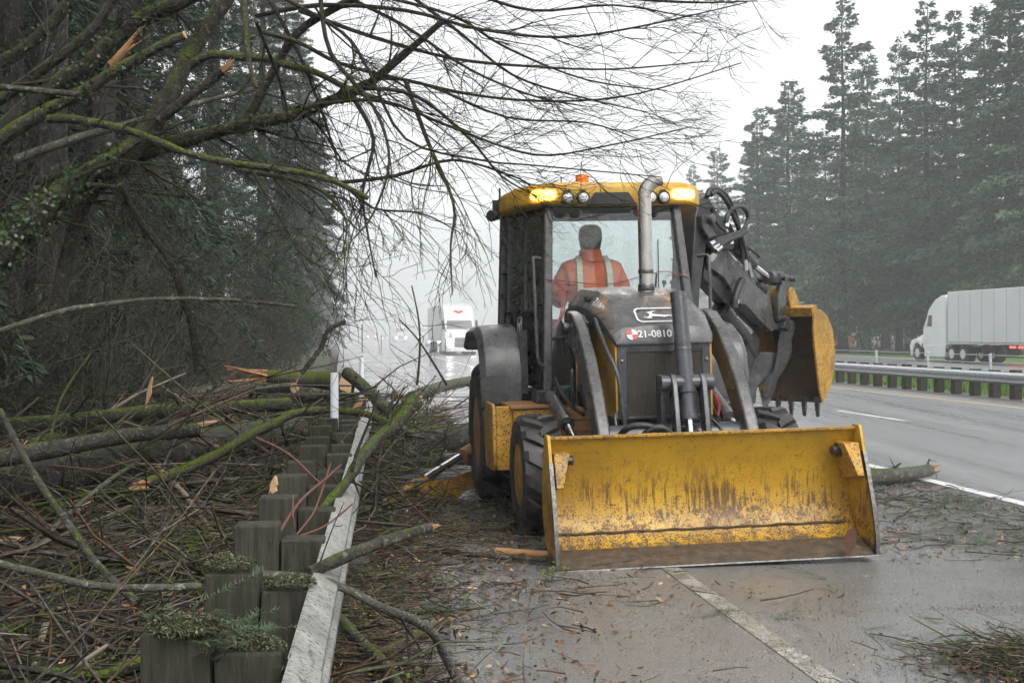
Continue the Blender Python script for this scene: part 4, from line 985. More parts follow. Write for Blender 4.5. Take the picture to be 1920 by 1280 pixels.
def mudfloor(mb):
    nx_, ny_ = 90, 8; r3 = random.Random(5); vs = []; fs = []
    for j in range(ny_+1):
        for i in range(nx_+1):
            x = BX0 + 0.02 + (BX1-BX0-0.04)*i/nx_; y = -1.525 + 0.30*j/ny_
            zf = 0.0 + (y+1.5)*0.29
            e = math.sin(PI*min(1, max(0, j/ny_)))
            vs.append((x, y, zf + 0.006 + e*(0.014 + 0.012*math.sin(x*7+1) + 0.01*math.sin(x*23+y*40)) + r3.uniform(0, 0.008)*e))
    for j in range(ny_):
        for i in range(nx_):
            a = j*(nx_+1)+i; fs.append((a, a+1, a+nx_+2, a+nx_+1))
    mb.add(vs, fs)
bpart('mud', MUDM, mudfloor, smooth=60)
bpart('crease_dirt', MUDM, lambda mb: mb.tube([(BX0+0.02+k*0.0586, -1.125 + 0.004*math.sin(k*2.1), 0.185 + 0.004*math.sin(k*1.3)) for k in range(40)], [0.005 + 0.006*abs(math.sin(k*1.7)) for k in range(40)], 6))
bpart('bucket_mount', CHAR, lambda mb: [mb.prism([(-1.0, 0.22), (-1.0, 0.6), (-0.9, 0.5), (-0.84, 0.34), (-0.9, 0.24)], yz, x-0.03, x+0.03) for x in (-0.5, -0.72, 0.5, 0.72, -0.1, 0.27)], bevel=0.01)

# ---- left stabiliser leg
def W(p): return M_INV @ Vector(p)
def stab(mb):
    pts = [(712, 946, 11.35), (735, 925, 11.4), (775, 897, 11.55), (800, 903, 11.65), (842, 897, 11.95), (905, 874, 12.5), (905, 906, 12.5), (862, 922, 12.0), (832, 947, 11.75), (800, 960, 11.55), (722, 957, 11.35)]
    base = [P(*q) for q in pts]; nrm = Vector((0.55, 0.83, 0)); n = len(pts)
    vs = [W(p) for p in base] + [W(p + nrm*0.12) for p in base]
    mb.add(vs, [tuple(range(n))[::-1], tuple(range(n, 2*n))] + [(i, (i+1) % n, n+(i+1) % n, n+i) for i in range(n)])
part('stabiliser_arm', YELD, stab, bevel=0.01)
part('stabiliser_pin', BARE, lambda mb: [mb.lathe([(0.045 if k < 2 else 0.028, 0), (0.045 if k < 2 else 0.028, 0.05), (0.02, 0.06)], W(P(*q)) + Vector((0, 0.01, 0)), (-0.35, -0.9, 0), 14) for k, q in enumerate(((781, 905, 11.6), (749, 943, 11.45), (795, 925, 11.6), (752, 952, 11.46)))])
part('stabiliser_rod', CHROME, lambda mb: mb.tube([W(P(797, 897, 11.66)), W(P(868, 853, 12.2))], 0.042, 16), smooth=60)
part('stabiliser_cylinder', BROWNP, lambda mb: mb.tube([W(P(866, 855, 12.18)), W(P(930, 815, 12.7))], 0.075, 18), smooth=50)

# ---- rear digging arm, in a vertical plane swung away to the right
BPL = Vector((2.11, 12.9, 0)); BPD = Vector((0.6, 0.8, 0)); BPW = Vector((0.8, -0.6, 0))
def BP(px, py, t=0.0):
    a = (px - 960)/FPX
    q = (a*BPL.y - BPL.x)/(BPD.x - a*BPD.y); c = BPL + BPD*q
    return Vector((c.x, c.y, CAM_H - (py - 626)*c.y/FPX)) + BPW*t
def plate(pxs, t0, t1, sx=1180, sy=320):
    def fn(mb):
        pts = [(sx + a*0.25, sy + b*0.25) for a, b in pxs]; n = len(pts)
        vs = [W(BP(a, b, t0)) for a, b in pts] + [W(BP(a, b, t1)) for a, b in pts]
        mb.add(vs, [tuple(range(n))[::-1], tuple(range(n, 2*n))] + [(i, (i+1) % n, n+(i+1) % n, n+i) for i in range(n)])
    return fn
def cyl(a, b, r, t=0.0, n=18, sx=1180, sy=320):
    return lambda mb: mb.tube([W(BP(sx + a[0]*.25, sy + a[1]*.25, t)), W(BP(sx + b[0]*.25, sy + b[1]*.25, t))], r, n)
def c2(*pts): return [(a, b) for a, b in pts]
part('boom', BLK, plate(c2((400, 1500), (415, 700), (440, 340), (470, 220), (520, 190), (570, 250), (600, 320), (700, 390), (755, 500), (720, 600), (600, 600), (520, 540), (470, 900), (440, 1500)), -0.16, 0.10), bevel=0.02)
part('boom_ear', CHAR, plate(c2((440, 345), (490, 330), (545, 400), (560, 500), (500, 520), (450, 430)), 0.10, 0.16), bevel=0.01)
part('boom_pin', BARE, lambda mb: mb.lathe([(0.06, 0), (0.06, 0.05), (0.04, 0.06)], W(BP(1180+125, 320+92, 0.16)), (0.75, -0.65, 0), 18))
part('swing_post', CHAR, lambda mb: (mb.box(0.25, 0.75, 2.75, 3.2, 0.5, 1.75), mb.tube([(0.5, 3.1, 0.5), (0.5, 3.1, 1.8)], 0.14, 18)), bevel=0.02)
part('rear_rail', CHAR, lambda mb: mb.box(-0.95, 0.95, 2.85, 3.05, 0.55, 0.95), bevel=0.015)
part('dipper', CHARD, plate(c2((585, 610), (640, 590), (715, 590), (775, 660), (870, 800), (960, 880), (1045, 955), (1062, 1090), (1140, 1175), (1050, 1205), (960, 1120), (900, 1050), (850, 1005), (795, 1000), (765, 1010), (745, 880), (690, 800), (575, 715)), -0.17, 0.03), bevel=0.014)
part('dipper_pin', WHITE, lambda mb: [mb.lathe([(0.03, 0), (0.03, 0.03), (0.015, 0.035)], W(BP(1180+a*.25, 320+b*.25, 0.03)), (0.75, -0.65, 0), 14) for a, b in ((600, 610), (780, 980))])
part('pivot_plate', metal('pale_plate', (0.6, 0.58, 0.52), 0.4), plate(c2((555, 660), (570, 630), (600, 600), (618, 615), (615, 650), (580, 690), (560, 690)), 0.03, 0.07), bevel=0.008)
part('dipper_rack', BLK, lambda mb: [plate(c2((850+k*12, 1020+k*11.5), (862+k*12, 1020+k*11.5), (862+k*12, 1040+k*11.5), (850+k*12, 1030+k*11.5)), -0.17, -0.13)(mb) for k in range(16)])
part('dipper_web', BLK, plate(c2((575, 715), (690, 800), (745, 880), (765, 1010), (740, 1000), (650, 900), (570, 800)), -0.17, -0.02), bevel=0.01)
part('crowd_cylinder', CHAR, cyl((770, 560), (905, 705), 0.085, 0.02), smooth=50)
part('crowd_rod', CHROME, cyl((900, 700), (1040, 810), 0.042, 0.02), smooth=50)
part('rod_eye', CHAR, lambda mb: (cyl((1030, 800), (1075, 815), 0.08, 0.02)(mb), mb.lathe([(0.075, -0.09), (0.075, 0.09)], W(BP(1180+1085*.25, 320+805*.25, 0.02)), (0.75, -0.65, 0), 20)), bevel=0.01)
part('guide_link', CHAR, plate(c2((1085, 830), (1115, 795), (1160, 788), (1180, 825), (1150, 870), (1120, 960), (1112, 1060), (1110, 1125), (1085, 1140), (1062, 1115), (1058, 960)), 0.04, 0.10), bevel=0.01)
part('guide_link', CHAR, plate(c2((1085, 830), (1115, 795), (1160, 788), (1180, 825), (1150, 870), (1120, 960), (1112, 1060), (1110, 1125), (1085, 1140), (1062, 1115), (1058, 960)), -0.24, -0.18), bevel=0.01)
part('bucket_link', CHAR, plate(c2((1140, 860), (1165, 850), (1205, 980), (1215, 1030), (1180, 1040), (1150, 950)), -0.06, 0.0), bevel=0.01)
part('link_pin', BARE, lambda mb: [mb.lathe([(0.038, -0.2), (0.038, 0.15), (0.02, 0.155)], W(BP(1180+a*.25, 320+b*.25, 0.0)), (0.75, -0.65, 0), 14) for a, b in ((1162, 815), (1092, 1110), (1240, 1030), (1085, 805))])
part('coupler', CHAR, plate(c2((1095, 1180), (1130, 1110), (1195, 1005), (1260, 985), (1265, 1010), (1225, 1080), (1180, 1160), (1140, 1200)), -0.16, 0.10), bevel=0.012)
part('thumb_cylinder', CHAR, lambda mb: (cyl((745, 1030), (800, 1110), 0.115, -0.10)(mb), cyl((790, 1090), (935, 1265), 0.085, -0.10)(mb)), smooth=50)
part('thumb_rod', BARE, lambda mb: cyl((930, 1258), (1010, 1380), 0.045, -0.10)(mb), smooth=50)
# digging bucket: modelled in its own frame: w across (BPW), toward viewer = opening
BC = BP(1476, 650)                    # middle of the opening
bw = Vector((0.78, -0.625, 0)).normalized(); bo = Vector((-0.625, -0.78, 0)).normalized()   # across; opening direction
def DB(a, o, z): return W(BC + bw*a + bo*(o + 0.22*z) + Vector((0, 0, z*0.93)))
hwB = 0.40
PROF = [(0.02, 0.46), (-0.18, 0.50), (-0.36, 0.42), (-0.48, 0.24), (-0.50, 0.0), (-0.44, -0.25), (-0.30, -0.48), (-0.10, -0.66), (0.04, -0.74)]
def dshell(mb):
    n = len(PROF); vs = []
    for a in (-hwB, hwB):
        for (o_, z) in PROF: vs.append(DB(a, o_, z))
    for a in (-hwB, hwB):
        for (o_, z) in PROF: vs.append(DB(a, o_ * 0.94 + 0.012, z*0.97))
    fs = []
    for k in range(n-1): fs += [(k, k+1, n+k+1, n+k), (2*n+k, 3*n+k, 3*n+k+1, 2*n+k+1)]
    for k in range(n-1): fs += [(k, 2*n+k, 2*n+k+1, k+1), (n+k, n+k+1, 3*n+k+1, 3*n+k)]
    fs += [(0, n, 3*n, 2*n), (n-1, 3*n-1, 4*n-1, 2*n-1)]
    mb.add(vs, fs)
dbk = part('digging_bucket', painted('rusty_mud', (0.06, 0.042, 0.03), (0.02, 0.016, 0.012), 0.6, 0.5, 40, 0.56, (0.16, 0.09, 0.03)), dshell, smooth=40)
SIDEB = [(0.02, 0.46), (-0.18, 0.50), (-0.36, 0.42), (-0.48, 0.24), (-0.50, 0.0), (-0.44, -0.25), (-0.30, -0.48), (-0.10, -0.66), (0.04, -0.74), (0.08, -0.60), (0.10, -0.1), (0.08, 0.25)]
for a in (-hwB, hwB):
    part('side_plate', YELD, lambda mb: mb.prism(SIDEB, lambda o_, z, t: DB(a + t, o_, z), -0.014, 0.014), parent=dbk, bevel=0.004)
part('back_ear', YELD, lambda mb: [mb.prism([(0.0, 0.40), (0.06, 0.66), (0.0, 0.80), (-0.12, 0.78), (-0.34, 0.44)], lambda o_, z, t: DB(a + t, o_, z), -0.02, 0.02) for a in (-0.12, 0.10)], parent=dbk, bevel=0.008)
part('top_band', YELD, lambda mb: mb.prism([(0.04, 0.40), (0.05, 0.52), (-0.1, 0.56), (-0.15, 0.42)], lambda o_, z, t: DB(t, o_, z), -hwB, hwB), parent=dbk, bevel=0.008)
for k in range(5):
    a = -hwB + 0.05 + k*(2*hwB-0.1)/4
    part('tooth', BARE, lambda mb: mb.hexa([DB(a-0.032, 0.0, -0.66), DB(a+0.032, 0.0, -0.66), DB(a+0.032, 0.08, -0.66), DB(a-0.032, 0.08, -0.66)], [DB(a-0.02, 0.07, -0.93), DB(a+0.02, 0.07, -0.93), DB(a+0.02, 0.09, -0.93), DB(a-0.02, 0.09, -0.93)]), parent=dbk, bevel=0.004)
# thumb: two curved grey plates with claw teeth
TH1 = c2((1065, 245), (1105, 235), (1140, 250), (1140, 320), (1115, 390), (1120, 470), (1080, 580), (1010, 690), (985, 790), (940, 830), (915, 800), (930, 700), (1000, 620), (1020, 520), (1035, 390))
TH2 = c2((800, 380), (850, 330), (880, 400), (860, 520), (830, 600), (790, 690), (760, 700), (720, 640), (760, 560), (775, 470))
def thumb_plate(pxs, D, th):
    def fn(mb):
        pts = [P(1200 + a*.25, 540 + b*.25, D) for a, b in pxs]; n = len(pts); nrm = Vector((0.9, 0.43, 0))
        vs = [W(p) for p in pts] + [W(p + nrm*th) for p in pts]
        mb.add(vs, [tuple(range(n))[::-1], tuple(range(n, 2*n))] + [(i, (i+1) % n, n+(i+1) % n, n+i) for i in range(n)])
    return fn
DT = BC.y - 0.18
th_o = part('thumb', CHAR, thumb_plate(TH1, DT, 0.05), bevel=0.008)
part('thumb_plate', CHAR, thumb_plate(TH2, DT + 0.05, 0.05), parent=th_o, bevel=0.008)
part('thumb_web', CHARD, thumb_plate(c2((800, 480), (1010, 480), (1020, 560), (930, 690), (840, 760), (770, 720), (800, 600)), DT + 0.06, 0.06), parent=th_o, bevel=0.01)
for q in (c2((755, 655), (800, 650), (795, 700), (770, 790), (752, 800)), c2((820, 690), (870, 690), (850, 780), (845, 850), (835, 870), (818, 800)), c2((905, 760), (960, 760), (960, 830), (925, 905), (912, 860))):
    part('claw', CHARD, thumb_plate(q, DT + 0.03, 0.05), parent=th_o, bevel=0.006)
# hoses of the digging arm
def bh(pts, r=0.026, t=0.12):
    return lambda mb: mb.tube(smooth_path([W(BP(1180+a*.25, 320+b*.25, t)) for a, b in pts], 6), r, 9)
part('arm_hose', HOSE, bh([(510, 200), (530, 150), (590, 145), (650, 190), (700, 280), (740, 400), (760, 520), (775, 600), (780, 680)], 0.03), smooth=60)
part('arm_hose', HOSE, bh([(520, 190), (560, 165), (610, 200), (660, 280), (700, 370), (740, 470), (770, 560), (795, 680)], 0.026, 0.15), smooth=60)
part('arm_hose', HOSE, bh([(605, 400), (615, 340), (660, 290), (720, 280), (760, 320), (765, 390), (720, 460), (640, 490), (560, 515), (470, 560)], 0.026, 0.2), smooth=60)
part('arm_hose', HOSE, bh([(475, 590), (520, 550), (590, 520), (680, 500), (740, 460)], 0.03, 0.22), smooth=60)
part('arm_hose', HOSE, bh([(490, 610), (560, 545), (640, 510)], 0.03, 0.24), smooth=60)
part('arm_hose', HOSE, bh([(495, 290), (510, 360), (550, 420), (600, 460)], 0.018, 0.2), smooth=60)
part('arm_hose', HOSE, bh([(800, 820), (770, 880), (745, 960), (740, 1030)], 0.042, 0.08), smooth=60)
part('arm_hose', HOSE, bh([(775, 540), (830, 580), (900, 630), (915, 650)], 0.018, 0.1), smooth=60)
part('hose_fitting', CHROME, lambda mb: [cyl(a, b, 0.028, t, 10)(mb) for a, b, t in (((470, 562), (500, 545), 0.21), ((478, 592), (520, 565), 0.23), ((490, 612), (530, 580), 0.25), ((605, 430), (612, 380), 0.2), ((785, 670), (790, 750), 0.14), ((805, 690), (835, 800), 0.14), ((590, 455), (603, 465), 0.2), ((640, 520), (640, 555), 0.2))])
# mirror and grab rail on the far side
part('side_mirror', BLK, lambda mb: mb.box(0.80, 0.86, 1.0, 1.05, 1.5, 1.72), bevel=0.02)
part('tail_reflector', REDD, lambda mb: mb.box(0.98, 1.05, 2.2, 2.25, 1.45, 1.68), bevel=0.01)

# ------------------------------------------------------------------ operator in the cab, turned to the rear controls
JACK = Mat('orange_jacket'); jc = JACK.mix(JACK.ramp(JACK.noise(6, 4), 0.35, 0.65), (0.9, 0.17, 0.05), (0.75, 0.12, 0.035)); JACK.set(jc, 0.7); JACK.bump(JACK.noise(9, 4), 0.5, 0.03); JACK = JACK.m
SKIN = simple('skin', (0.45, 0.27, 0.19), None, 6, 0.5); HAIR = simple('dark_hair', (0.03, 0.027, 0.025), None, 20, 0.6, 0, 0.6, 80)
TROUS = simple('dark_trousers', (0.03, 0.032, 0.038), None, 10, 0.8)
REFL = simple('reflective_tape', (0.6, 0.66, 0.5), (0.5, 0.56, 0.42), 20, 0.4)
hp0 = ML(1118, 448, y=1.78)
hx, hy, hz = hp0
per = thing('person', 'operator in orange jacket with pale reflective stripes seated in the cab, facing away', 'person')
per.matrix_world = M_MAT @ Matrix.Translation((hx, hy, hz - 0.60))
def skinned(name, verts, edges, rads, mat, parent, sub=2):
    me = bpy.data.meshes.new(name); me.from_pydata(verts, edges, []); me.update()
    o = link_mesh(name, me, mat, parent)
    md = o.modifiers.new('skin', 'SKIN'); md.use_smooth_shade = True
    for i, r in enumerate(rads):
        sv = me.skin_vertices[0].data[i]; sv.radius = r if isinstance(r, tuple) else (r, r)
    me.skin_vertices[0].data[0].use_root = True
    s2 = o.modifiers.new('sub', 'SUBSURF'); s2.levels = sub; s2.render_levels = sub
    return o
bv = [(0, 0, -0.12), (0, 0.01, 0.08), (0, 0.02, 0.27), (0, 0.01, 0.44), (0, 0.0, 0.50), (0, 0.01, 0.57), (0, 0.015, 0.66),
      (-0.23, 0.0, 0.27), (-0.33, 0.06, 0.05), (-0.26, 0.30, -0.02), (-0.22, 0.38, -0.02), (0.23, 0.0, 0.27), (0.33, 0.06, 0.05), (0.26, 0.30, -0.02), (0.22, 0.38, -0.02),
      (-0.1, 0.06, -0.14), (-0.14, 0.42, -0.12), (-0.15, 0.46, -0.5), (0.1, 0.06, -0.14), (0.14, 0.42, -0.12), (0.15, 0.46, -0.5)]
be = [(0, 1), (1, 2), (2, 3), (3, 4), (4, 5), (5, 6), (2, 7), (7, 8), (8, 9), (9, 10), (2, 11), (11, 12), (12, 13), (13, 14), (0, 15), (15, 16), (16, 17), (0, 18), (18, 19), (19, 20)]
br = [(0.16, 0.13), (0.16, 0.12), (0.17, 0.11), (0.08, 0.08), (0.06, 0.06), (0.085, 0.1), (0.08, 0.1), 0.07, 0.05, 0.04, 0.035, 0.07, 0.05, 0.04, 0.035, 0.09, 0.07, 0.05, 0.09, 0.07, 0.05]
body = skinned('body', bv, be, br, SKIN, per)
jv = bv[:4] + bv[7:10] + bv[11:14]
je = [(0, 1), (1, 2), (2, 3), (2, 4), (4, 5), (5, 6), (2, 7), (7, 8), (8, 9)]
jr = [(0.27, 0.2), (0.28, 0.2), (0.24, 0.17), (0.13, 0.12), 0.125, 0.115, 0.08, 0.125, 0.115, 0.08]
skinned('jacket', jv, je, jr, JACK, per)
mb = MB(); mb.lathe([(0.14, -0.09), (0.125, -0.04), (0.112, 0.0), (0.11, 0.03), (0.10, 0.04)], (0, 0.015, 0.455), (0, 0, 1), 20); mb.build('collar', JACK, per, smooth=60)
mb = MB(); mb.lathe([(0.07, -0.125), (0.095, -0.10), (0.108, -0.05), (0.116, 0.0), (0.118, 0.05), (0.108, 0.095), (0.08, 0.125), (0.035, 0.14)], (0, 0.0, 0.60), (0, 0, 1), 28)
rh = random.Random(2); mb.v = [tuple(Vector((0, 0, 0.6)) + (Vector(p_) - Vector((0, 0, 0.6)))*(1 + rh.uniform(-0.035, 0.045))) for p_ in mb.v]
mb.build('hair', HAIR, per, smooth=80)
mb = MB(); mb.ball((-0.1, 0.015, 0.585), 0.028, 8, 6, (0.4, 0.8, 1.1)); mb.ball((0.1, 0.015, 0.585), 0.028, 8, 6, (0.4, 0.8, 1.1)); mb.build('ear', SKIN, per)
for x in (-0.15, 0.15):
    mb = MB(); pts = [(x*1.05, -0.19, -0.1), (x, -0.205, 0.08), (x, -0.185, 0.24), (x*0.95, -0.13, 0.36), (x*0.9, -0.03, 0.425)]
    for a, b in zip(pts[:-1], pts[1:]): mb.bar(a, b, 0.055, 0.012, (0, -1, 0.3))
    mb.build('reflective_stripe', REFL, per)

# ------------------------------------------------------------------ conifers
def foliage(name, a, b, rough=0.6):
    m = Mat(name); isl = m.island(); col = m.mix(isl, a, b)
    col = m.mix(m.ramp(m.noise(0.45, 1), 0.4, 0.65, 0, 0.5), col, tuple(x*1.35 for x in b))
    m.set(col, rough, 0, 0.25); return m.m
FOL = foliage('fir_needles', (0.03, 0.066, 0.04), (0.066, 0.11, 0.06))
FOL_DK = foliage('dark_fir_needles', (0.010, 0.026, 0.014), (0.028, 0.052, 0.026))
def conifer_meshes(seed, H, R, z0, nb, dens, spray, wratio=0.3, trunk_r=0.35, droop=0.35, gap=0.0, hang=0.0, jit=0.0):
    rg = np.random.default_rng(seed)
    quads = []
    zs = z0 + (H - z0)*(np.arange(nb) + rg.uniform(0, 1, nb))/nb
    lean = rg.normal(0, 0.006, 2)
    az = np.arange(nb)*2.399 + rg.normal(0, 0.5, nb)
    missing = rg.uniform(0, 1, nb) < gap
    btubes = []
    for z, a, ms in zip(zs, az, missing):
        t = (z - z0)/(H - z0)
        L = R*((1-t)**0.72)*rg.uniform(0.38, 1.2) + 0.25
        if t < 0.12: L *= rg.uniform(0.5, 1.0)
        if ms: L *= 0.3
        d = np.array([math.cos(a), math.sin(a)])
        up = 0.55*t - 0.12 + rg.normal(0, 0.08); dr = droop*(1.15 - t)*rg.uniform(0.6, 1.3)
        m = int(dens*L*(0.7 + 0.5*rg.uniform())) + 5
        s = rg.uniform(0.08, 1.0, m)**0.85
        side = rg.choice([-1.0, 1.0], m)
        base = np.stack([d[0]*L*s, d[1]*L*s, z + L*(up*s - dr*s*s)], 1)
        wdt = L*0.36*(1.05 - s)*rg.uniform(0.1, 1.0, m) + 0.05     # offset from the bough axis
        lat = np.array([-d[1], d[0], 0.0])
        base = base + lat[None]*(side*wdt)[:, None]; base[:, 2] -= wdt*rg.uniform(0.1, 0.6, m)
        base += rg.normal(0, 1, (m, 3))*np.array([0.06, 0.06, 0.05 + jit])
        dir_ = np.stack([d[0]*rg.uniform(0.3, 1.0, m), d[1]*rg.uniform(0.3, 1.0, m), rg.uniform(-0.9, 0.15, m) + 0.5*t - hang], 1) + lat[None]*(side*rg.uniform(0.1, 0.9, m))[:, None]
        dir_ /= np.linalg.norm(dir_, axis=1)[:, None]
        ln = spray*rg.uniform(0.5, 1.25, m)
        wv = np.cross(dir_, rg.normal(0, 1, (m, 3))); wv /= (np.linalg.norm(wv, axis=1)[:, None] + 1e-6); wv *= (ln*wratio*rg.uniform(0.5, 1.2, m))[:, None]
        tip = base + dir_*ln[:, None]; mid = base + dir_*(ln*0.45)[:, None]
        quads.append(np.stack([base, mid - wv, tip, mid + wv], 1))
        if L > 0.8: btubes.append(([ (0, 0, z), (d[0]*L*0.5, d[1]*L*0.5, z + L*(up*0.5 - dr*0.25)), (d[0]*L*0.95, d[1]*L*0.95, z + L*(up*0.95 - dr*0.9))], 0.012 + 0.012*L))
    Q = np.concatenate(quads, 0); n = len(Q)
    crown = np_mesh('crown', Q.reshape(-1, 3), np.arange(4*n).reshape(-1, 4))
    mb = MB()
    m = 9; pts = [(0.04*math.sin(k*1.7+seed)*k/m*2, 0.04*math.cos(k*1.3+seed)*k/m*2, -0.4 + (H+0.2)*k/m) for k in range(m+1)]
    mb.tube(pts, [max(0.02, trunk_r*(1 - k/m)**0.9*(1.25 if k == 0 else 1)) for k in range(m+1)], 10)
    for p, r in btubes: mb.tube(p, [r, r*0.6, r*0.15], 4, cap=False)
    me = bpy.data.meshes.new('trunk'); me.from_pydata(mb.v, [], mb.f); me.update()
    me.polygons.foreach_set('use_smooth', [True]*len(me.polygons))
    me.materials.append(BARK_CON); crown.materials.append(FOL)
    return me, crown, H
FIR = [conifer_meshes(11, 30, 6.2, 3.0, 125, 76, 0.38, 0.25, 0.42, 0.4, 0.15, 0.2, 0.06), conifer_meshes(12, 30, 5.8, 3.5, 110, 78, 0.37, 0.25, 0.4, 0.52, 0.18, 0.25, 0.05),
       conifer_meshes(13, 27, 6.6, 2.5, 115, 76, 0.40, 0.25, 0.42, 0.36, 0.2, 0.2, 0.07), conifer_meshes(14, 24, 5.2, 2.0, 100, 80, 0.34, 0.25, 0.3, 0.42, 0.15, 0.2, 0.06)]
NEARF = [conifer_meshes(21, 30, 4.8, 1.6, 210, 255, 0.19, 0.13, 0.46, 0.55, 0.1, 0.15), conifer_meshes(22, 28, 4.4, 2.0, 200, 250, 0.2, 0.13, 0.42, 0.65, 0.1, 0.15)]
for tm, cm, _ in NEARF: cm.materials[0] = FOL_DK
def fir(kind, x, y, H, label, group, rz, name='fir_tree', wide=1.0, z=0.0):
    tm, cm, h0 = kind
    t = thing(name, label, 'tree', (x, y, z), rz, group); s = H/h0; t.scale = (s*wide, s*wide, s)
    link_mesh('trunk', tm, None, t); link_mesh('crown', cm, None, t)
    return t
ORD = ['first', 'second', 'third', 'fourth', 'fifth', 'sixth', 'seventh', 'eighth', 'ninth', 'tenth', 'eleventh', 'twelfth', 'thirteenth', 'fourteenth']
rt = random.Random(4)
RT = [(1945, -110, 84, 0, 1.2), (1892, -60, 88, 2, 1.25), (1845, 12, 96, 1, 1.1), (1790, 22, 106, 2, 1.0), (1737, 3, 99, 0, 1.1), (1686, 72, 114, 1, 0.85), (1625, 104, 122, 3, 1.1), (1580, -4, 104, 0, 1.05), (1478, 152, 124, 2, 1.15), (1418, 262, 168, 3, 1.2), (1345, 278, 182, 1, 1.2), (1300, 310, 215, 0, 1.0)]
for i, (px, ty, D, k, wd) in enumerate(RT):
    p = P(px, 626, D); H = CAM_H + (626 - ty)*D/FPX
    fir(FIR[k], p.x, p.y, H, 'tall misty fir, %s from the right edge in the row beyond the far roadway' % ORD[i], 'firs beyond the far roadway', rt.uniform(0, 6), wide=wd)
# second row, glimpsed between them
for i in range(14):
    px = 1430 + i*38 + rt.uniform(-14, 14); D = rt.uniform(118, 165); ty = rt.uniform(170, 330)
    p = P(px, 626, D); H = CAM_H + (626 - ty)*D/FPX
    fir(FIR[rt.randrange(4)], p.x, p.y, H, 'fir of the shadowy second row glimpsed between the tall right firs', 'second row firs on the right', rt.uniform(0, 6), wide=1.2)
# far hazy trees down the road
for i, (px, ty, D, k) in enumerate(((877, 514, 340, 0), (945, 560, 400, 1), (820, 588, 430, 2), (850, 578, 420, 3), (905, 572, 430, 1), (775, 592, 480, 2), (735, 594, 500, 0), (700, 590, 470, 1), (800, 590, 500, 3), (925, 580, 460, 2))):
    p = P(px, 626, D); H = CAM_H + (626 - ty)*D/FPX
    fir(FIR[k], p.x, p.y, H, 'lone pale fir fading in mist above the heart truck' if i == 0 else 'faint misty far fir at the road end, %s in the treeline from the left' % ORD[sorted([945, 820, 850, 905, 775, 735, 700, 800, 925]).index(px)], 'misty far firs' if i else None, rt.uniform(0, 6))
# dark wall of firs on the left
LT = [(-6.4, 13.5, 27, 0), (-10.2, 12.0, 28, 1), (-8.0, 17.5, 30, 1), (-5.6, 20.5, 27, 0), (-11.5, 19, 31, 0), (-8.6, 24.5, 31, 1), (-5.6, 27.5, 28, 0), (-6.2, 35, 27, 1), (-9.5, 32, 30, 0), (-4.6, 44, 26, 0), (-3.6, 55, 24, 1), (-3.2, 68, 24, 0), (-2.9, 84, 24, 1), (-2.7, 104, 25, 0), (-2.4, 130, 25, 1), (-12, 40, 31, 1), (-17, 21, 32, 1), (-11, 52, 30, 0), (-18.5, 33, 33, 0), (-14.5, 26, 32, 1), (-13.5, 15.5, 30, 0)]
for i, (u, v, H, k) in enumerate(LT):
    p = RW(u, v); far = v > 30
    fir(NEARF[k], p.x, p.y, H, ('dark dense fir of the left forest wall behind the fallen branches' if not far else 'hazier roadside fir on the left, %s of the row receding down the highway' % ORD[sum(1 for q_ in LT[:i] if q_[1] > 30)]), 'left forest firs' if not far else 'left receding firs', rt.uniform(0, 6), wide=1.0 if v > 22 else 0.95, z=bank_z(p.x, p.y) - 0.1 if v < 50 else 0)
# big bare conifer trunks standing at the left edge
def big_trunk(x, y, r, H, lean, label, seed):
    o = thing('tree_trunk', label, 'tree', (x, y, bank_z(x, y)-0.2))
    rg = random.Random(seed); mb = MB(); n = 26; m = 16; vs = []; fs = []
    ph = [rg.uniform(0, 6) for _ in range(4)]
    for j in range(m+1):
        t = j/m; rr = r*(1 - 0.45*t)*(1 + 0.55*math.exp(-t*m*0.9))
        for k in range(n):
            a = 2*PI*k/n
            fl = 1 + 0.06*math.sin(7*a+ph[0]+t*2) + 0.05*math.sin(13*a+ph[1]-t*3) + rg.uniform(-0.03, 0.03) + (0.18*math.exp(-t*m*0.7)*math.sin(4*a+ph[2]))
            vs.append((rr*fl*math.cos(a) + lean*t*H, rr*fl*math.sin(a), t*H))
    for j in range(m):
        for k in range(n): k2 = (k+1) % n; fs.append((j*n+k, j*n+k2, (j+1)*n+k2, (j+1)*n+k))
    mb.add(vs, fs); mb.build('trunk', BARK_CON, o, smooth=80)
    mb = MB()
    for k in range(8):
        z = rg.uniform(0.9, H*0.6); a = rg.uniform(0, 6.28); L = rg.uniform(0.3, 1.2); mb = MB()
        mb.tube([(lean*z, 0, z), (lean*z + L*0.6*math.cos(a), L*0.6*math.sin(a), z - 0.05), (lean*z + L*math.cos(a), L*math.sin(a), z - 0.2)], [0.02, 0.012, 0.004], 5)
        mb.build('dead_snag', TWIG, o)
big_trunk(P(85, 0, 15.5).x, 15.5, 0.26, 14, 0.012, 'thick grey conifer trunk standing at the left edge', 1)
big_trunk(P(0, 0, 17.0).x, 17.0, 0.36, 14, 0.0, 'darker thick conifer trunk at the very left edge of the picture', 2)
big_trunk(P(172, 0, 18.5).x, 18.5, 0.24, 14, 0.03, 'slimmer dark conifer trunk just right of the grey one', 3)
big_trunk(P(255, 0, 22).x, 22, 0.24, 15, -0.01, 'shadowed conifer trunk deep in the left thicket', 4)

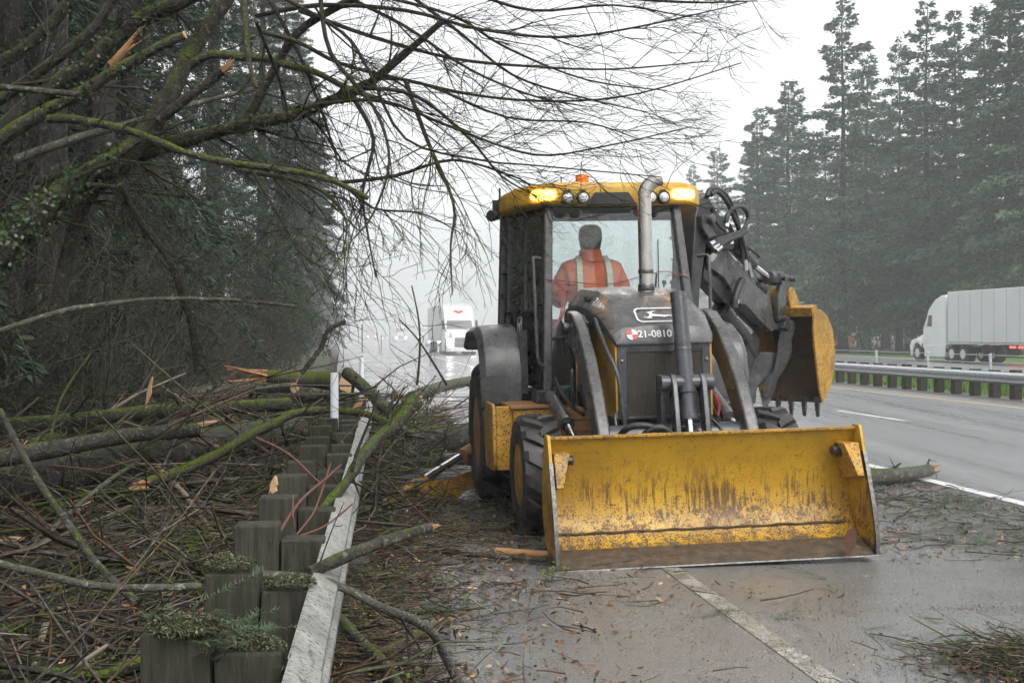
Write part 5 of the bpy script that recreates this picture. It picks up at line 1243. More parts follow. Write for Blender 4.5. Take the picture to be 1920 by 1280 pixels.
# ------------------------------------------------------------------ twigs: many tubes in one mesh
class TW:
    def __init__(s, n=3): s.V = []; s.F = []; s.o = 0; s.n = n; s.count = 0
    def tube(s, pts, r0, r1, n=None):
        n = n or s.n; P_ = np.asarray([tuple(p) for p in pts], np.float64); m = len(P_)
        d = np.gradient(P_, axis=0); d /= (np.linalg.norm(d, axis=1)[:, None] + 1e-9)
        ref = np.array([0.31, 0.17, 0.93]) if abs(d[0] @ np.array([0.31, 0.17, 0.93])) < 0.9 else np.array([1.0, 0, 0])
        u = np.cross(d, ref); u /= (np.linalg.norm(u, axis=1)[:, None] + 1e-9); v = np.cross(d, u)
        rr = np.linspace(r0, r1, m)[:, None, None]; a = np.arange(n)*2*PI/n
        ring = P_[:, None, :] + rr*(u[:, None, :]*np.cos(a)[None, :, None] + v[:, None, :]*np.sin(a)[None, :, None])
        s.V.append(ring.reshape(-1, 3))
        i = np.arange(m-1)[:, None]*n; k = np.arange(n)[None]; k2 = (k+1) % n
        F = np.stack([i+k, i+k2, i+n+k2, i+n+k], -1).reshape(-1, 4) + s.o
        s.F.append(F); s.o += m*n; s.count += 1
    def mesh(s, name, mat, smooth=True):
        me = np_mesh(name, np.concatenate(s.V), np.concatenate(s.F), smooth); me.materials.append(mat); return me
def wig(p, d, L, rg, n=4, curl=0.25, grav=0.0, target=None):
    pts = [Vector(p)]; d = Vector(d).normalized()
    for k in range(n):
        d = (d + Vector((rg.gauss(0, curl), rg.gauss(0, curl), rg.gauss(0, curl) - grav))).normalized()
        if target is not None: d = (d + target*0.25).normalized()
        pts.append(pts[-1] + d*(L/n))
    return pts
def sprout(tw, pts, r0, r1, rg, nchild, L, spread, levels, target, grav=0.05, twig_r=0.004):
    """side branches off a limb, recursively"""
    m = len(pts)
    for c in range(nchild):
        f = rg.uniform(0.12, 1.0); x = f*(m-1); i = min(int(x), m-2)
        p = pts[i].lerp(pts[i+1], x-i); d = (pts[i+1]-pts[i]).normalized()
        r = max(twig_r, (r0 + (r1-r0)*f)*rg.uniform(0.35, 0.65))
        dv = (d*rg.uniform(0.5, 1.0) + Vector((rg.gauss(0, spread), rg.gauss(0, spread), rg.gauss(0, spread)))).normalized()
        l = L*rg.uniform(0.45, 1.25)*(1.15 - 0.5*f)
        q = wig(p, dv, l, rg, 4, 0.16, grav, target)
        tw.tube(q, r, max(0.0016, r*0.3), 3 if r < 0.012 else 5)
        if levels > 1: sprout(tw, q, r, r*0.35, rg, max(2, int(nchild*0.36) + 1), L*0.5, spread*1.1, levels-1, target, grav, max(0.0022, twig_r*0.7))

# ---- bare thicket of leafless shrubs under the left firs
def shrub_mesh(seed, h, n):
    rg = random.Random(seed); tw = TW(3)
    for k in range(n):
        a = rg.uniform(0, 6.28); d = Vector((math.cos(a)*rg.uniform(0.1, 0.75), math.sin(a)*rg.uniform(0.1, 0.75), 1))
        q = wig((rg.gauss(0, 0.25), rg.gauss(0, 0.25), -0.1), d, h*rg.uniform(0.6, 1.1), rg, 6, 0.13, 0.05)
        r = rg.uniform(0.009, 0.022); tw.tube(q, r, 0.005, 4)
        sprout(tw, q, r, 0.007, rg, 9, h*0.34, 0.5, 2, None, 0.02, 0.0058)
    return tw.mesh('shrub', THICKM)
SHR = [shrub_mesh(60+k, h, n) for k, (h, n) in enumerate(((3.6, 12), (4.6, 11), (3.0, 13), (5.2, 10)))]
rs = random.Random(8)
for k in range(44):
    v = 11.0 + 46*(k/44)**1.5; u = -2.7 - rs.uniform(0, 3.0) - max(0, (15-v)*0.15); p = RW(u + (0.9 if v > 30 else 0), v)
    o = link_mesh('bare_shrub', SHR[rs.randrange(4)]); o.location = (p.x, p.y, bank_z(p.x, p.y) - 0.05); s = rs.uniform(0.8, 1.25)*(0.85 if u > -4.2 else 1.0); o.scale = (s, s, s); o.rotation_euler = (rs.gauss(0, 0.1), rs.gauss(0, 0.1), rs.uniform(0, 6))
    tag(o, 'leafless brown shrub in the tangled thicket below the left firs', 'shrub', 'bare shrubs of the left thicket')

# ------------------------------------------------------------------ the toppled maple hanging over the scene
rm = random.Random(21)
maple = thing('toppled_maple', 'toppled mossy maple whose limbs and bare twigs sweep across the top left', 'tree', (-4.6, 9.6, 0.0))
ML0 = Vector((-4.6, 9.6, 0.0))
def limb_pts(pp, D0, D1, k=4):
    n = len(pp); return smooth_path([P(a, b, D0 + (D1-D0)*i/(n-1)) - ML0 for i, (a, b) in enumerate(pp)], k)
def limb(pp, D0, D1, r0, r1, mat, name='limb', n=10, rough=0.10):
    q = limb_pts(pp, D0, D1); m = len(q)
    r0, r1 = r0*D0/FPX, r1*D1/FPX
    rad = [(r0 + (r1-r0)*i/(m-1))*(1 + rm.uniform(-rough, rough)) for i in range(m)]
    mb = MB(); mb.tube(q, rad, n); o = mb.build(name, mat, maple, smooth=80)
    return q, rad, o
LIMBS = {
 'A': ([(-40, 300), (0, 262), (77, 213), (147, 177), (200, 143), (260, 110), (300, 87), (346, 66)], 9.2, 9.0, 15, 8, MOSSY2),
 'B': ([(-60, 330), (20, 232), (110, 157), (167, 123), (213, 77), (273, 33), (320, 13), (400, -25)], 9.6, 9.5, 20, 13, MOSSY),
 'C': ([(-30, 205), (0, 187), (80, 130), (167, 63), (213, 0), (240, -30)], 10.2, 10.2, 11, 8, MOSSY),
 'C2': ([(-30, 130), (40, 95), (110, 30), (150, -30)], 10.6, 10.6, 12, 10, MOSSY),
 'D': ([(-60, 540), (0, 470), (47, 423), (110, 367), (167, 327), (233, 293), (280, 240), (310, 190), (340, 130), (367, 83), (410, 20), (450, -40)], 8.8, 10.0, 30, 13, MOSSY),
 'E': ([(235, 300), (333, 267), (433, 240), (500, 227), (567, 213), (607, 193), (680, 165), (760, 100), (830, 40)], 9.6, 9.2, 15, 6, MOSSY),
 'F': ([(350, 128), (393, 103), (450, 107), (500, 110), (540, 123), (590, 135), (650, 165), (720, 190)], 9.7, 9.2, 9, 5, MOSSY2),
 'G': ([(90, 223), (133, 223), (190, 233), (247, 247), (300, 267), (350, 287), (417, 303), (467, 310), (520, 317), (580, 327), (633, 343), (690, 372)], 9.0, 8.7, 8.5, 5, MOSSY2),
 'H': ([(455, -10), (460, 50), (466, 110), (480, 165)], 8.7, 8.6, 7, 4, MOSSY2),
 'N': ([(300, 225), (330, 200), (383, 160), (418, 132)], 9.4, 9.2, 10, 9, BARK),
 'O': ([(100, 600), (150, 400), (215, 330), (320, 260)], 9.4, 9.6, 14, 9, MOSSY),
 'Q': ([(450, 250), (520, 120), (560, 60), (620, 20), (700, -20)], 9.5, 9.3, 9, 7, MOSSY),
 'R': ([(225, 345), (245, 385), (270, 425), (317, 486), (343, 553), (363, 626), (373, 700)], 9.0, 9.6, 6, 8, MOSSY),
 'S': ([(0, 620), (117, 583), (200, 570), (300, 560), (443, 563), (560, 575)], 8.6, 9.2, 6, 3, LICHEN),
}
tips = {}
for key, (pp, D0, D1, r0, r1, mt) in LIMBS.items():
    q, rad, o = limb(pp, D0, D1, r0, r1, mt); tips[key] = (q, rad, o)
q, rad, o = tips['A']   # sawn end
d = (q[-1]-q[-2]).normalized()
mb = MB(); mb.lathe([(rad[-1]*0.97, 0), (rad[-1]*0.93, 0.006), (0.004, 0.007)], q[-1], d, 14); mb.build('sawn_end', CUTWOOD, o)
def splinter(parent, base, d, r, L, seed, mat=SPLINTER, n=7, off=Vector((0, 0, 0))):
    rg = random.Random(seed); mb = MB(); u, v, d = frame_of(d)
    for k in range(n):
        a = rg.uniform(0, 6.28); c = base + (u*math.cos(a) + v*math.sin(a))*r*rg.uniform(0.1, 0.75) + off
        l = L*rg.uniform(0.45, 1.0); w = r*rg.uniform(0.3, 0.6); t = (u*rg.gauss(0, .1) + v*rg.gauss(0, .1) + d).normalized()
        sd_ = (u*rg.gauss(0, 1) + v*rg.gauss(0, 1)).normalized(); th = t.cross(sd_)*w*0.25
        mb.hexa([c - sd_*w - th, c + sd_*w - th, c + sd_*w + th, c - sd_*w + th], [c + t*l - sd_*w*0.12 - th*0.3, c + t*l + sd_*w*0.12 - th*0.3, c + t*l + sd_*w*0.12 + th*0.3, c + t*l - sd_*w*0.12 + th*0.3])
    return mb.build('splintered_wood', mat, parent, smooth=0)
q, rad, o = tips['N']; splinter(o, q[-1], (q[-1]-q[-2]), rad[-1], 0.14, 3)
q, rad, o = tips['B']
splinter(o, P(207, 122, 9.2) - ML0, P(278, 68, 9.2) - P(207, 122, 9.2), 0.05, 0.42, 5, n=9)
SEC_B = [
 [(490, 60), (560, 80), (640, 120), (760, 150), (900, 180), (1050, 190), (1200, 175), (1390, 118)],
 [(480, 30), (600, 10), (760, 20), (900, 55), (1050, 70), (1200, 50), (1400, 5)],
 [(560, 20), (700, 70), (850, 110), (1000, 125), (1150, 130), (1330, 115)],
 [(600, 195), (720, 190), (850, 240), (1000, 290), (1130, 275), (1295, 238)],
 [(607, 193), (700, 150), (800, 160), (950, 220), (1100, 230), (1200, 262)],
 [(633, 343), (740, 330), (850, 300), (960, 330), (995, 347)],
 [(560, 310), (640, 345), (700, 390), (790, 400), (862, 436)],
 [(660, 180), (700, 260), (680, 360), (690, 440), (705, 520)],
 [(760, 150), (800, 260), (850, 380), (845, 460), (848, 552)],
 [(480, 40), (520, 140), (560, 260), (620, 300)],
 [(500, -10), (560, 100), (600, 200), (640, 300), (720, 340)],
 [(520, -10), (640, 60), (690, 130), (760, 260), (900, 300), (1000, 310), (1240, 332)],
 [(700, -10), (850, 30), (950, 90), (1100, 150), (1250, 170)],
 [(880, -15), (1000, 20), (1150, 10), (1290, 32)],
 [(600, -10), (620, 100), (700, 200), (730, 300), (700, 400), (660, 450)],
 [(450, 320), (560, 340), (620, 370), (650, 420), (640, 480)],
 [(760, -15), (860, 60), (960, 140), (1080, 180), (1210, 210)],
 [(640, -10), (760, 50), (880, 130), (1000, 180), (1100, 200)],
 [(1000, -20), (1150, -5), (1300, 5), (1420, 2)],
 [(467, 310), (520, 400), (560, 470), (600, 500)],
 [(680, 165), (780, 180), (880, 260), (940, 330), (1010, 370)],
]
tw = TW(3); tw2 = TW(3)
tgt = Vector((0.55, 0.0, 0.05))
for i, pp in enumerate(SEC_B):
    D0 = 9.2 + rm.uniform(-0.4, 0.4); D1 = 9.2 + rm.uniform(-1.2, 1.0)
    mt = MOSSY if i % 3 == 0 else TWIG
    q, rad, o = limb(pp, D0, D1, rm.uniform(3.4, 5.4), 1.1, mt, 'branch', 6, 0.05)
    drooping = pp[-1][0] < 900
    sprout(tw if i % 2 else tw2, q, rad[0], rad[-1], rm, 10, 0.85, 0.33, 3, None if drooping else tgt, 0.10 if drooping else 0.03, 0.0042)
for key, nch, L in (('A', 5, 0.5), ('B', 7, 0.8), ('C', 6, 0.7), ('D', 12, 1.0), ('E', 14, 1.0), ('F', 10, 0.8), ('G', 12, 0.8), ('O', 8, 1.0), ('Q', 10, 0.9), ('R', 9, 0.8), ('S', 9, 0.6)):
    q, rad, o = tips[key]; sprout(tw, q, rad[0]*0.5, rad[-1]*0.5, rm, nch, L, 0.5, 3, Vector((0.3, 0, -0.15)), 0.06, 0.004)
o = link_mesh('twigs', tw.mesh('twigs', TWIG), None, maple); o['kind'] = 'stuff'
o = link_mesh('mossy_twigs', tw2.mesh('mossy_twigs', TWIG_GREEN), None, maple); o['kind'] = 'stuff'
# ivy on the trunk
def ivy(path, rad, n, seed, f0, f1):
    rg = np.random.default_rng(seed); V = []; m = len(path)
    for k in range(n):
        f = rg.uniform(f0, f1)*(m-1); i = min(int(f), m-2); p = path[i].lerp(path[i+1], f-i); r = rad[i]
        a = rg.uniform(0, 2*PI); u, v, d = frame_of(path[i+1]-path[i]); nn_ = u*math.cos(a) + v*math.sin(a)
        c = p + nn_*r*rg.uniform(0.95, 1.5); s = rg.uniform(0.010, 0.026)
        e1 = Vector(rg.normal(0, 1, 3)).normalized(); e2 = e1.cross(nn_ + Vector(rg.normal(0, .4, 3))).normalized()
        V += [c - e1*s, c + e2*s*0.7 - e1*0.2*s, c + e1*s, c - e2*s*0.7 - e1*0.2*s]
    return np_mesh('ivy', V, np.arange(4*n).reshape(-1, 4))
mi = Mat('ivy_leaf'); mi.set(mi.mix(mi.island(), (0.012, 0.034, 0.008), (0.034, 0.068, 0.018)), 0.35, 0, 0.4)
for key, n, f0, f1 in (('D', 1500, 0.0, 0.45), ('B', 420, 0.2, 0.85), ('E', 200, 0.1, 0.7), ('A', 160, 0.1, 0.8), ('C2', 150, 0, 1)):
    o = link_mesh('ivy', ivy(tips[key][0], tips[key][1], n, 3, f0, f1), mi.m, maple); o['kind'] = 'stuff'

# ------------------------------------------------------------------ fallen logs and branches, each its own thing
rl = random.Random(31)
def gp(pp, z):        # pixel path resting at heights z (number or list)
    n = len(pp); zz = z if isinstance(z, (list, tuple)) else [z]*n
    return [G(a, b, h) for (a, b), h in zip(pp, zz)]
def fallen(name, label, pts, rpx, mat, cat='log', ends=(None, None), n=10, twigs=0, tl=0.5, rough=0.08, spl=0.3, twmat=None, k=4):
    q = smooth_path(pts, k); m = len(q); c = q[0].copy()
    q = [p - c for p in q]
    r0, r1 = rpx if isinstance(rpx, tuple) else (rpx, rpx)
    rad = []
    for i, p in enumerate(q):
        rp = (r0 + (r1-r0)*i/(m-1)); rad.append(rp*(p.y + c.y)/FPX*(1 + rl.uniform(-rough, rough)))
    o = thing(name, label, cat, c)
    mb = MB(); mb.tube(q, rad, n); tr = mb.build('stem', mat, o, smooth=80)
    for e, idx in ((ends[0], 0), (ends[1], m-1)):
        if not e: continue
        p = q[idx]; d = (q[0]-q[1]) if idx == 0 else (q[-1]-q[-2]); d.normalize(); r = rad[idx]
        if e == 'cut':
            mb = MB(); mb.lathe([(r*1.0, -0.002), (r*0.97, 0.006), (0.005, 0.008)], p, d, 16); mb.build('sawn_end', CUTWOOD, o)
        else: splinter(o, p, d, r, spl, rl.randrange(999), n=10)
    if twigs:
        t_ = TW(3); sprout(t_, q, rad[0]*0.6, rad[-1]*0.6, rl, twigs, tl, 0.6, 2, None, 0.05, 0.003)
        x = link_mesh('twigs', t_.mesh('twigs', twmat or TWIG), None, o); x['kind'] = 'stuff'
    return o
def PP(*t): return [P(*a) for a in t]
fallen('fallen_log', 'long straight dark log lying farthest back across the left thicket', gp([(-40, 713), (150, 716), (300, 724), (500, 738)], 0.5), (13, 9), BARK, twigs=8)
fallen('fallen_log', 'grey lichened log in the middle of the left pile, below the farthest log', gp([(40, 770), (200, 753), (300, 745), (467, 730), (575, 722)], 0.6), (18, 13), LICHEN, twigs=8)
fallen('fallen_log', 'mossy dark log slanting left of the big sawn trunk', gp([(40, 840), (167, 810), (267, 782), (330, 762)], 0.6), (17, 12), MOSSY, ends=('splinter', None), twigs=6)
fallen('fallen_log', 'big dark trunk lying across the left bank with pale sawn end beside the posts', gp([(-60, 925), (60, 898), (180, 873), (300, 850), (440, 826), (556, 806)], 0.55), (42, 28), BARK, ends=(None, 'cut'), n=18, rough=0.05)
fallen('mossy_branch', 'bright mossy branch bridging from the big trunk over the guardrail', PP((272, 906, 9.4), (340, 882, 9.8), (410, 850, 10.4), (467, 816, 11.0), (517, 793, 11.6), (547, 776, 12.0), (600, 769, 12.4), (640, 770, 12.6), (690, 777, 12.6), (745, 803, 12.4)), (11, 6), MOSSY2, 'branch', ('splinter', None), twigs=10, tl=0.7, spl=0.2)
fallen('mossy_log', 'short mossy sawn log lying high behind the white marker post', PP((500, 705, 18.8), (545, 709, 18.9), (600, 712, 19), (651, 719, 18.6)), (11, 19), MOSSY2, 'log', ('splinter', 'cut'), n=14, spl=0.7)
fallen('fallen_log', 'brown log sloping down from the mossy sawn log towards the machine', PP((652, 700, 17.2), (690, 732, 15.8), (730, 775, 14.6), (765, 820, 13.6)), (12, 10), BARK, twigs=8)
fallen('fallen_log', 'small sawn log left of the white marker post', PP((480, 732, 18.5), (520, 728, 18.2), (552, 727, 17.8)), (9, 10), LICHEN, ends=(None, 'cut'))
fallen('fallen_log', 'thick reddish dark trunk on the shoulder behind the stabiliser rod', gp([(715, 842), (760, 830), (830, 822), (925, 820)], 0.24), (24, 26), BARK, n=16, twigs=6)
fallen('fallen_log', 'slim log lying across the shoulder left of the rear fender', gp([(770, 745), (830, 724), (905, 710)], 0.5), (11, 9), LICHEN, twigs=8)
fallen('broken_branch', 'upright mossy branch leaning on the guardrail with broken reddish top', PP((600, 960, 6.8), (649, 904, 7.2), (677, 859, 7.6), (710, 820, 8.1), (741, 795, 8.4), (776, 754, 8.8)), (9, 15), bark_mat('bark_patchy_moss', (0.022, 0.02, 0.014), (0.06, 0.055, 0.04), moss=0.3, lichen=0.6), 'branch', (None, 'splinter'), rough=0.16, twigs=7, spl=0.1)
fallen('broken_branch', 'dark branch lying over the rail with pale splintered tip', PP((578, 1074, 4.78), (647, 1043, 4.95), (713, 1017, 5.15), (806, 988, 5.4)), (13, 9), BARK, 'branch', (None, 'splinter'), spl=0.07)
fallen('lichened_branch', 'long lichened branch bending from the posts down over the rail to the asphalt', PP((490, 1078, 4.7), (570, 1083, 4.75), (640, 1100, 4.85), (713, 1137, 4.95), (770, 1160, 5.2), (813, 1187, 5.4), (833, 1227, 5.5), (866, 1290, 5.55)), (9, 9), LICHEN, 'branch', (None, None), twigs=5)
fallen('broken_branch', 'short dark broken branch beneath the lichened branch at the road edge', gp([(705, 1230), (763, 1203), (838, 1166)], 0.07), (10, 9), BARK, 'branch', (None, 'splinter'), spl=0.06)
fallen('lichened_branch', 'mossy branch beside the rail at the bottom edge of the picture', gp([(628, 1148), (680, 1203), (720, 1242), (752, 1295)], 0.1), (9, 10), LICHEN, 'branch', twigs=4)
fallen('stick', 'long dark stick lying on the asphalt left of the bucket', gp([(750, 1030), (813, 1030), (897, 1040), (1027, 1050)], 0.035), (8, 4), BARK, 'branch')
fallen('stick', 'straight stick lying behind the broken branch tip', gp([(815, 992), (880, 993), (960, 991)], 0.03), (6, 5), BARK, 'branch')
fallen('bark_slab', 'split reddish slab of bark against the bucket corner', gp([(930, 1033), (975, 1036), (1030, 1040)], 0.05), (8, 8), SPLINTER, 'bark', n=6)
fallen('arched_branch', 'long smooth grey branch arching in front of the second guardrail post', PP((-25, 1050, 4.2), (83, 1076, 4.2), (167, 1096, 4.25), (267, 1102, 4.3), (376, 1098, 4.38)), (7, 7.5), LICHEN, 'branch')
fallen('arched_branch', 'crooked branch slanting down from the upper left into the litter', PP((0, 770, 6.8), (43, 852, 6.4), (83, 919, 6.1), (127, 979, 5.9), (177, 1052, 5.6), (257, 1130, 5.4)), (6, 8), BARK, 'branch', twigs=6)
fallen('stick', 'dark stick lying at the left edge below the arched branch', gp([(-20, 1196), (50, 1165), (100, 1142), (165, 1108)], 0.2), (7, 5), BARK, 'branch')
fallen('stick', 'long thin bent stick along the bottom left corner', gp([(-30, 1090+80), (80, 1185), (180, 1200), (275, 1192)], 0.15), (6, 5), BARK, 'branch', twigs=4)
fallen('stick', 'thick stick crossing the bottom left corner', PP((-20, 1262, 4.6), (100, 1262, 4.7), (190, 1268, 4.8), (285, 1235, 4.9)), (11, 14), MOSSY, 'branch', twigs=4)
fallen('broken_log', 'broken log with orange splintered end right of the bucket', gp([(1600, 896), (1650, 893), (1690, 890), (1742, 881)], 0.1), (17, 11), LICHEN, 'log', (None, 'splinter'), n=14, spl=0.28, twigs=5)
fallen('fallen_branch', 'straight bare sapling leaning across the left bank above the big trunk', gp([(100, 990), (160, 935), (220, 890), (300, 840)], 0.55), (5, 4), LICHEN, 'branch', twigs=6)
fallen('fallen_branch', 'mossy branch lying flat left of the third guardrail post', gp([(190, 985), (280, 960), (360, 945), (440, 938)], 0.15), (9, 6), MOSSY2, 'branch', twigs=5)
fallen('fallen_branch', 'broken branch with pale end in front of the big trunk', gp([(300, 1000), (345, 972), (385, 960), (430, 955)], 0.15), (7, 8), BARK, 'branch', (None, 'splinter'), spl=0.1)
fallen('fallen_branch', 'dark limb below the big trunk at mid left', gp([(120, 960), (190, 948), (260, 930), (330, 905)], 0.2), (9, 8), MOSSY, 'branch', twigs=4)
fallen('grey_pole', 'grey lichened dead pole slanting through the upper left limbs', PP((28, 300, 10.6), (143, 260, 10.7), (260, 227, 10.8), (333, 203, 10.9), (477, 167, 11.2)), (10, 4), LICHEN, 'branch')
fallen('grey_pole', 'brown bare pole jutting in at the upper left edge', PP((-40, 160, 8.8), (50, 168, 8.8), (146, 177, 8.9)), (6, 6), BARK, 'branch')
fallen('leaning_sapling', 'thin yellow green stem curving up at the far left', PP((92, 850, 8.0), (100, 800, 8.0), (118, 740, 8.1), (170, 662, 8.2)), (3, 2), TWIG_GREEN, 'branch')
fallen('leaning_sapling', 'dark bent sapling standing above the pile near the road edge', PP((565, 700, 16), (600, 655, 16), (615, 620, 16), (648, 602, 16)), (5, 4), BARK, 'branch', (None, None), twigs=4)
fallen('leaning_sapling', 'tall thin stem rising in front of the hazy trucks', PP((782, 722, 20), (787, 660, 20), (785, 600, 20), (772, 535, 20)), (2.6, 1.2), TWIG, 'branch')
fallen('leaning_sapling', 'thin stem crossing slantwise in front of the hazy trucks', PP((838, 722, 20), (805, 668, 20), (780, 632, 20), (748, 598, 20)), (2.6, 1.2), TWIG, 'branch', twigs=3)
for i, (pp, lb) in enumerate((([(522, 1000, 5.7), (564, 938, 5.9), (612, 896, 6.1), (640, 870, 6.2)], 'thickest red bare twig arching in front of the guardrail posts'), ([(556, 1002, 5.8), (585, 965, 5.9), (600, 930, 6.0), (620, 868, 6.2)], 'curved red twig rising beside the thickest one'), ([(552, 990, 5.8), (549, 960, 5.8), (550, 928, 5.9)], 'short straight red twig between the posts'), ([(560, 1005, 5.7), (610, 985, 5.8), (660, 945, 6.0)], 'red twig slanting towards the rail'), ([(480, 820, 8.3), (540, 850, 8.1), (600, 905, 7.9), (640, 930, 7.8)], 'long thin red twig slanting over the farther posts'))):
    fallen('red_twig', lb, PP(*pp), (4 if i == 0 else 2.4, 1.6), REDTWIG, 'twig', n=6, k=5)
fallen('fallen_log', 'bark log at the left edge stacked just above the big sawn trunk', gp([(-40, 866), (120, 838), (250, 815), (370, 806)], 0.8), (18, 13), BARK, twigs=6)
fallen('fallen_log', 'straight mossy log stacked behind the large pale slab', gp([(-30, 800), (120, 790), (280, 772), (430, 764), (540, 757)], 0.78), (16, 12), MOSSY, twigs=7)
fallen('fallen_log', 'dark log crossing behind the bright mossy branch near the marker post', gp([(330, 752), (440, 748), (560, 745), (640, 752)], 0.6), (12, 10), BARK, twigs=6)
fallen('fallen_log', 'thin pale log on top of the stacked trunks at far left', gp([(-30, 748), (100, 742), (240, 736), (360, 742)], 0.75), (9, 7), LICHEN, twigs=5)
fallen('fallen_log', 'brown log lying across the shoulder in front of the thick reddish trunk', gp([(690, 880), (760, 868), (840, 862), (900, 866)], 0.15), (10, 9), BARK, twigs=5)
# pale splintered boards of split wood in the pile
def slab(label, a, b, w_, seed, mat=CUTWOOD):
    rg = random.Random(seed); c = a.copy(); d = (b-a); L = d.length; u, v, d = frame_of(d)
    o = thing('split_wood', label, 'split wood', c); mb = MB()
    n = 9; top = []; bot = []
    for k in range(n):
        t = k/(n-1); ww = w_*math.sin(PI*min(1, t*0.9+0.08))*rg.uniform(0.6, 1.1)
        top.append((t*L, ww*rg.uniform(0.5, 1.0))); bot.append((t*L + rg.uniform(-.02, .02), -ww*rg.uniform(0.5, 1.0)))
    up = Vector((0, -0.45, 0.9)); sd_ = d.cross(up).normalized(); nn_ = sd_.cross(d)
    mb.prism(top + bot[::-1], lambda p_, q_, t: d*p_ + sd_*q_ + nn_*t, 0, 0.018)
    mb.build('slab', mat, o, smooth=0)
slab('large pale split slab in the middle of the left pile', G(300, 818, 0.55), G(450, 776, 0.6), 0.16, 1)
slab('long orange split slab below the large pale one', G(270, 845, 0.5), G(440, 800, 0.5), 0.12, 2, SPLINTER)
slab('upright pale splinter sticking up from the left pile', P(275, 765, 12.5), P(287, 706, 12.5), 0.035, 3)
slab('pale splinter beside the arched branch', G(225, 1035, 0.15), G(270, 1090, 0.15), 0.05, 4)
slab('torn pale wood at the foot of the fourth post', P(512, 925, 6.2), P(520, 895, 6.2), 0.035, 5)
slab('pale chip low between the first and second posts', G(300, 1105, 0.1), G(345, 1130, 0.1), 0.045, 6)
slab('orange splintered slab against the guardrail end', P(660, 770, 14.5), P(688, 745, 14.5), 0.07, 7, SPLINTER)
slab('pale shard left of the third post', G(125, 970, 0.3), G(175, 940, 0.35), 0.03, 8)
slab('pale splinter at the left edge of the pile', G(-5, 1018, 0.3), G(45, 1010, 0.3), 0.05, 9)
slab('orange slab at the lower left of the pile', G(60, 860, 0.4), G(110, 830, 0.45), 0.06, 10, SPLINTER)
slab('pale torn bark below the arched branch', G(80, 1165, 0.1), G(130, 1150, 0.1), 0.05, 11)

# ------------------------------------------------------------------ litter, too fine to count
LT_ = {}
def sticks(name, mat, label, specs, n=3):
    tw = TW(n); rg = random.Random(hash(name) % 1000 if False else len(name)*7)
    for (cnt, fn, L0, L1, r0, r1, tilt) in specs:
        for _ in range(cnt):
            pos = fn(rg)
            if pos is None: continue
            a = rg.uniform(0, 2*PI); L = rg.uniform(L0, L1)*rg.uniform(0.5, 1); r = rg.uniform(r0, r1)
            d = Vector((math.cos(a), math.sin(a), rg.gauss(0, tilt)))
            q = wig(pos, d, L, rg, 3, 0.13, 0.01)
            if L > 0.35 and pos.x < 2 and any(p_.x > -0.25 and p_.y < 9 for p_ in q): continue
            if L > 0.7 and any(p_.x > -0.4 - 0.03*p_.y and 6.5 < p_.y < 15 for p_ in q) and pos.x < 2: continue
            for p_ in q:
                if p_.z < 0.004: p_.z = 0.004 + rg.uniform(0, 0.01)
            tw.tube(q, r, r*0.5)
            if r > 0.0055 and L > 0.45:              # forks
                for _k in range(rg.randrange(1, 4)):
                    i_ = rg.randrange(0, 3); b_ = q[i_].lerp(q[i_+1], rg.random()); dd = (q[i_+1]-q[i_]).normalized()
                    q2 = wig(b_, dd + Vector((rg.gauss(0, .5), rg.gauss(0, .5), rg.gauss(0.05, .25))), L*rg.uniform(0.2, 0.5), rg, 2, 0.15, 0.0)
                    tw.tube(q2, r*0.5, r*0.2)
    return tag(link_mesh(name, tw.mesh(name, mat)), label, 'debris', kind='stuff')
def reg_left(rg):                        # bank left of the rail
    y = 3.4 + 22*rg.random()**1.8; u = -0.75 - 8.5*rg.random()**1.3*(0.4 + y/22); p = GD*(y-3.47) + g0 + GU*(0.0 + (u + 0.75))
    return Vector((p.x, p.y, max(0.0, bank_z(p.x, p.y)) + 0.02 + abs(rg.gauss(0, 0.09))))
def reg_pile(rg):                        # heap between the rail and the machine, and over the rail
    y = 9.5 + 13*rg.random(); x = -0.035*y - 0.25 - 4.6*rg.random()
    return Vector((x, y, abs(rg.gauss(0, 0.24))*min(1, (y-8)/4) + 0.02))
def reg_heap(rg):                        # the high tangle on the bank
    y = 7.5 + 16*rg.random()**1.2; x = -0.13*y - 0.2 - rg.random()*(2.5 + 0.25*y)
    return Vector((x, y, 0.1 + abs(rg.gauss(0, 0.28))*min(1, (y-6)/5)))
def reg_mid(rg):                         # shoulder left of the bucket
    y = 4.2 + 7.5*rg.random(); x = -0.62 - 0.05*y + min(1.9, rg.expovariate(2.3))*(0.5 + 0.075*y)*(1 + 0.35*math.sin(y*2.7) + 0.2*math.sin(y*6.1))
    return Vector((x, y, 0.012 + abs(rg.gauss(0, 0.035))))
def reg_right(rg):                       # right of the bucket
    y = 8.0 + 5.0*rg.random(); u = 3.9 + 2.6*rg.random(); p = RW(u, y); 
    return Vector((p.x, p.y, 0.01 + abs(rg.gauss(0, 0.012))))
def reg_corner(rg):                      # heap in the lower right corner
    x = 2.9 - abs(rg.gauss(0, 0.33)); y = 5.85 + rg.gauss(0, 0.22)
    return Vector((x, y, 0.01 + abs(rg.gauss(0, 0.05))))
def reg_under(rg):
    y = 8.8 + 6*rg.random(); x = -0.3 + 1.8*rg.random(); return Vector((x - 0.05*y, y, 0.02 + abs(rg.gauss(0, 0.03))))
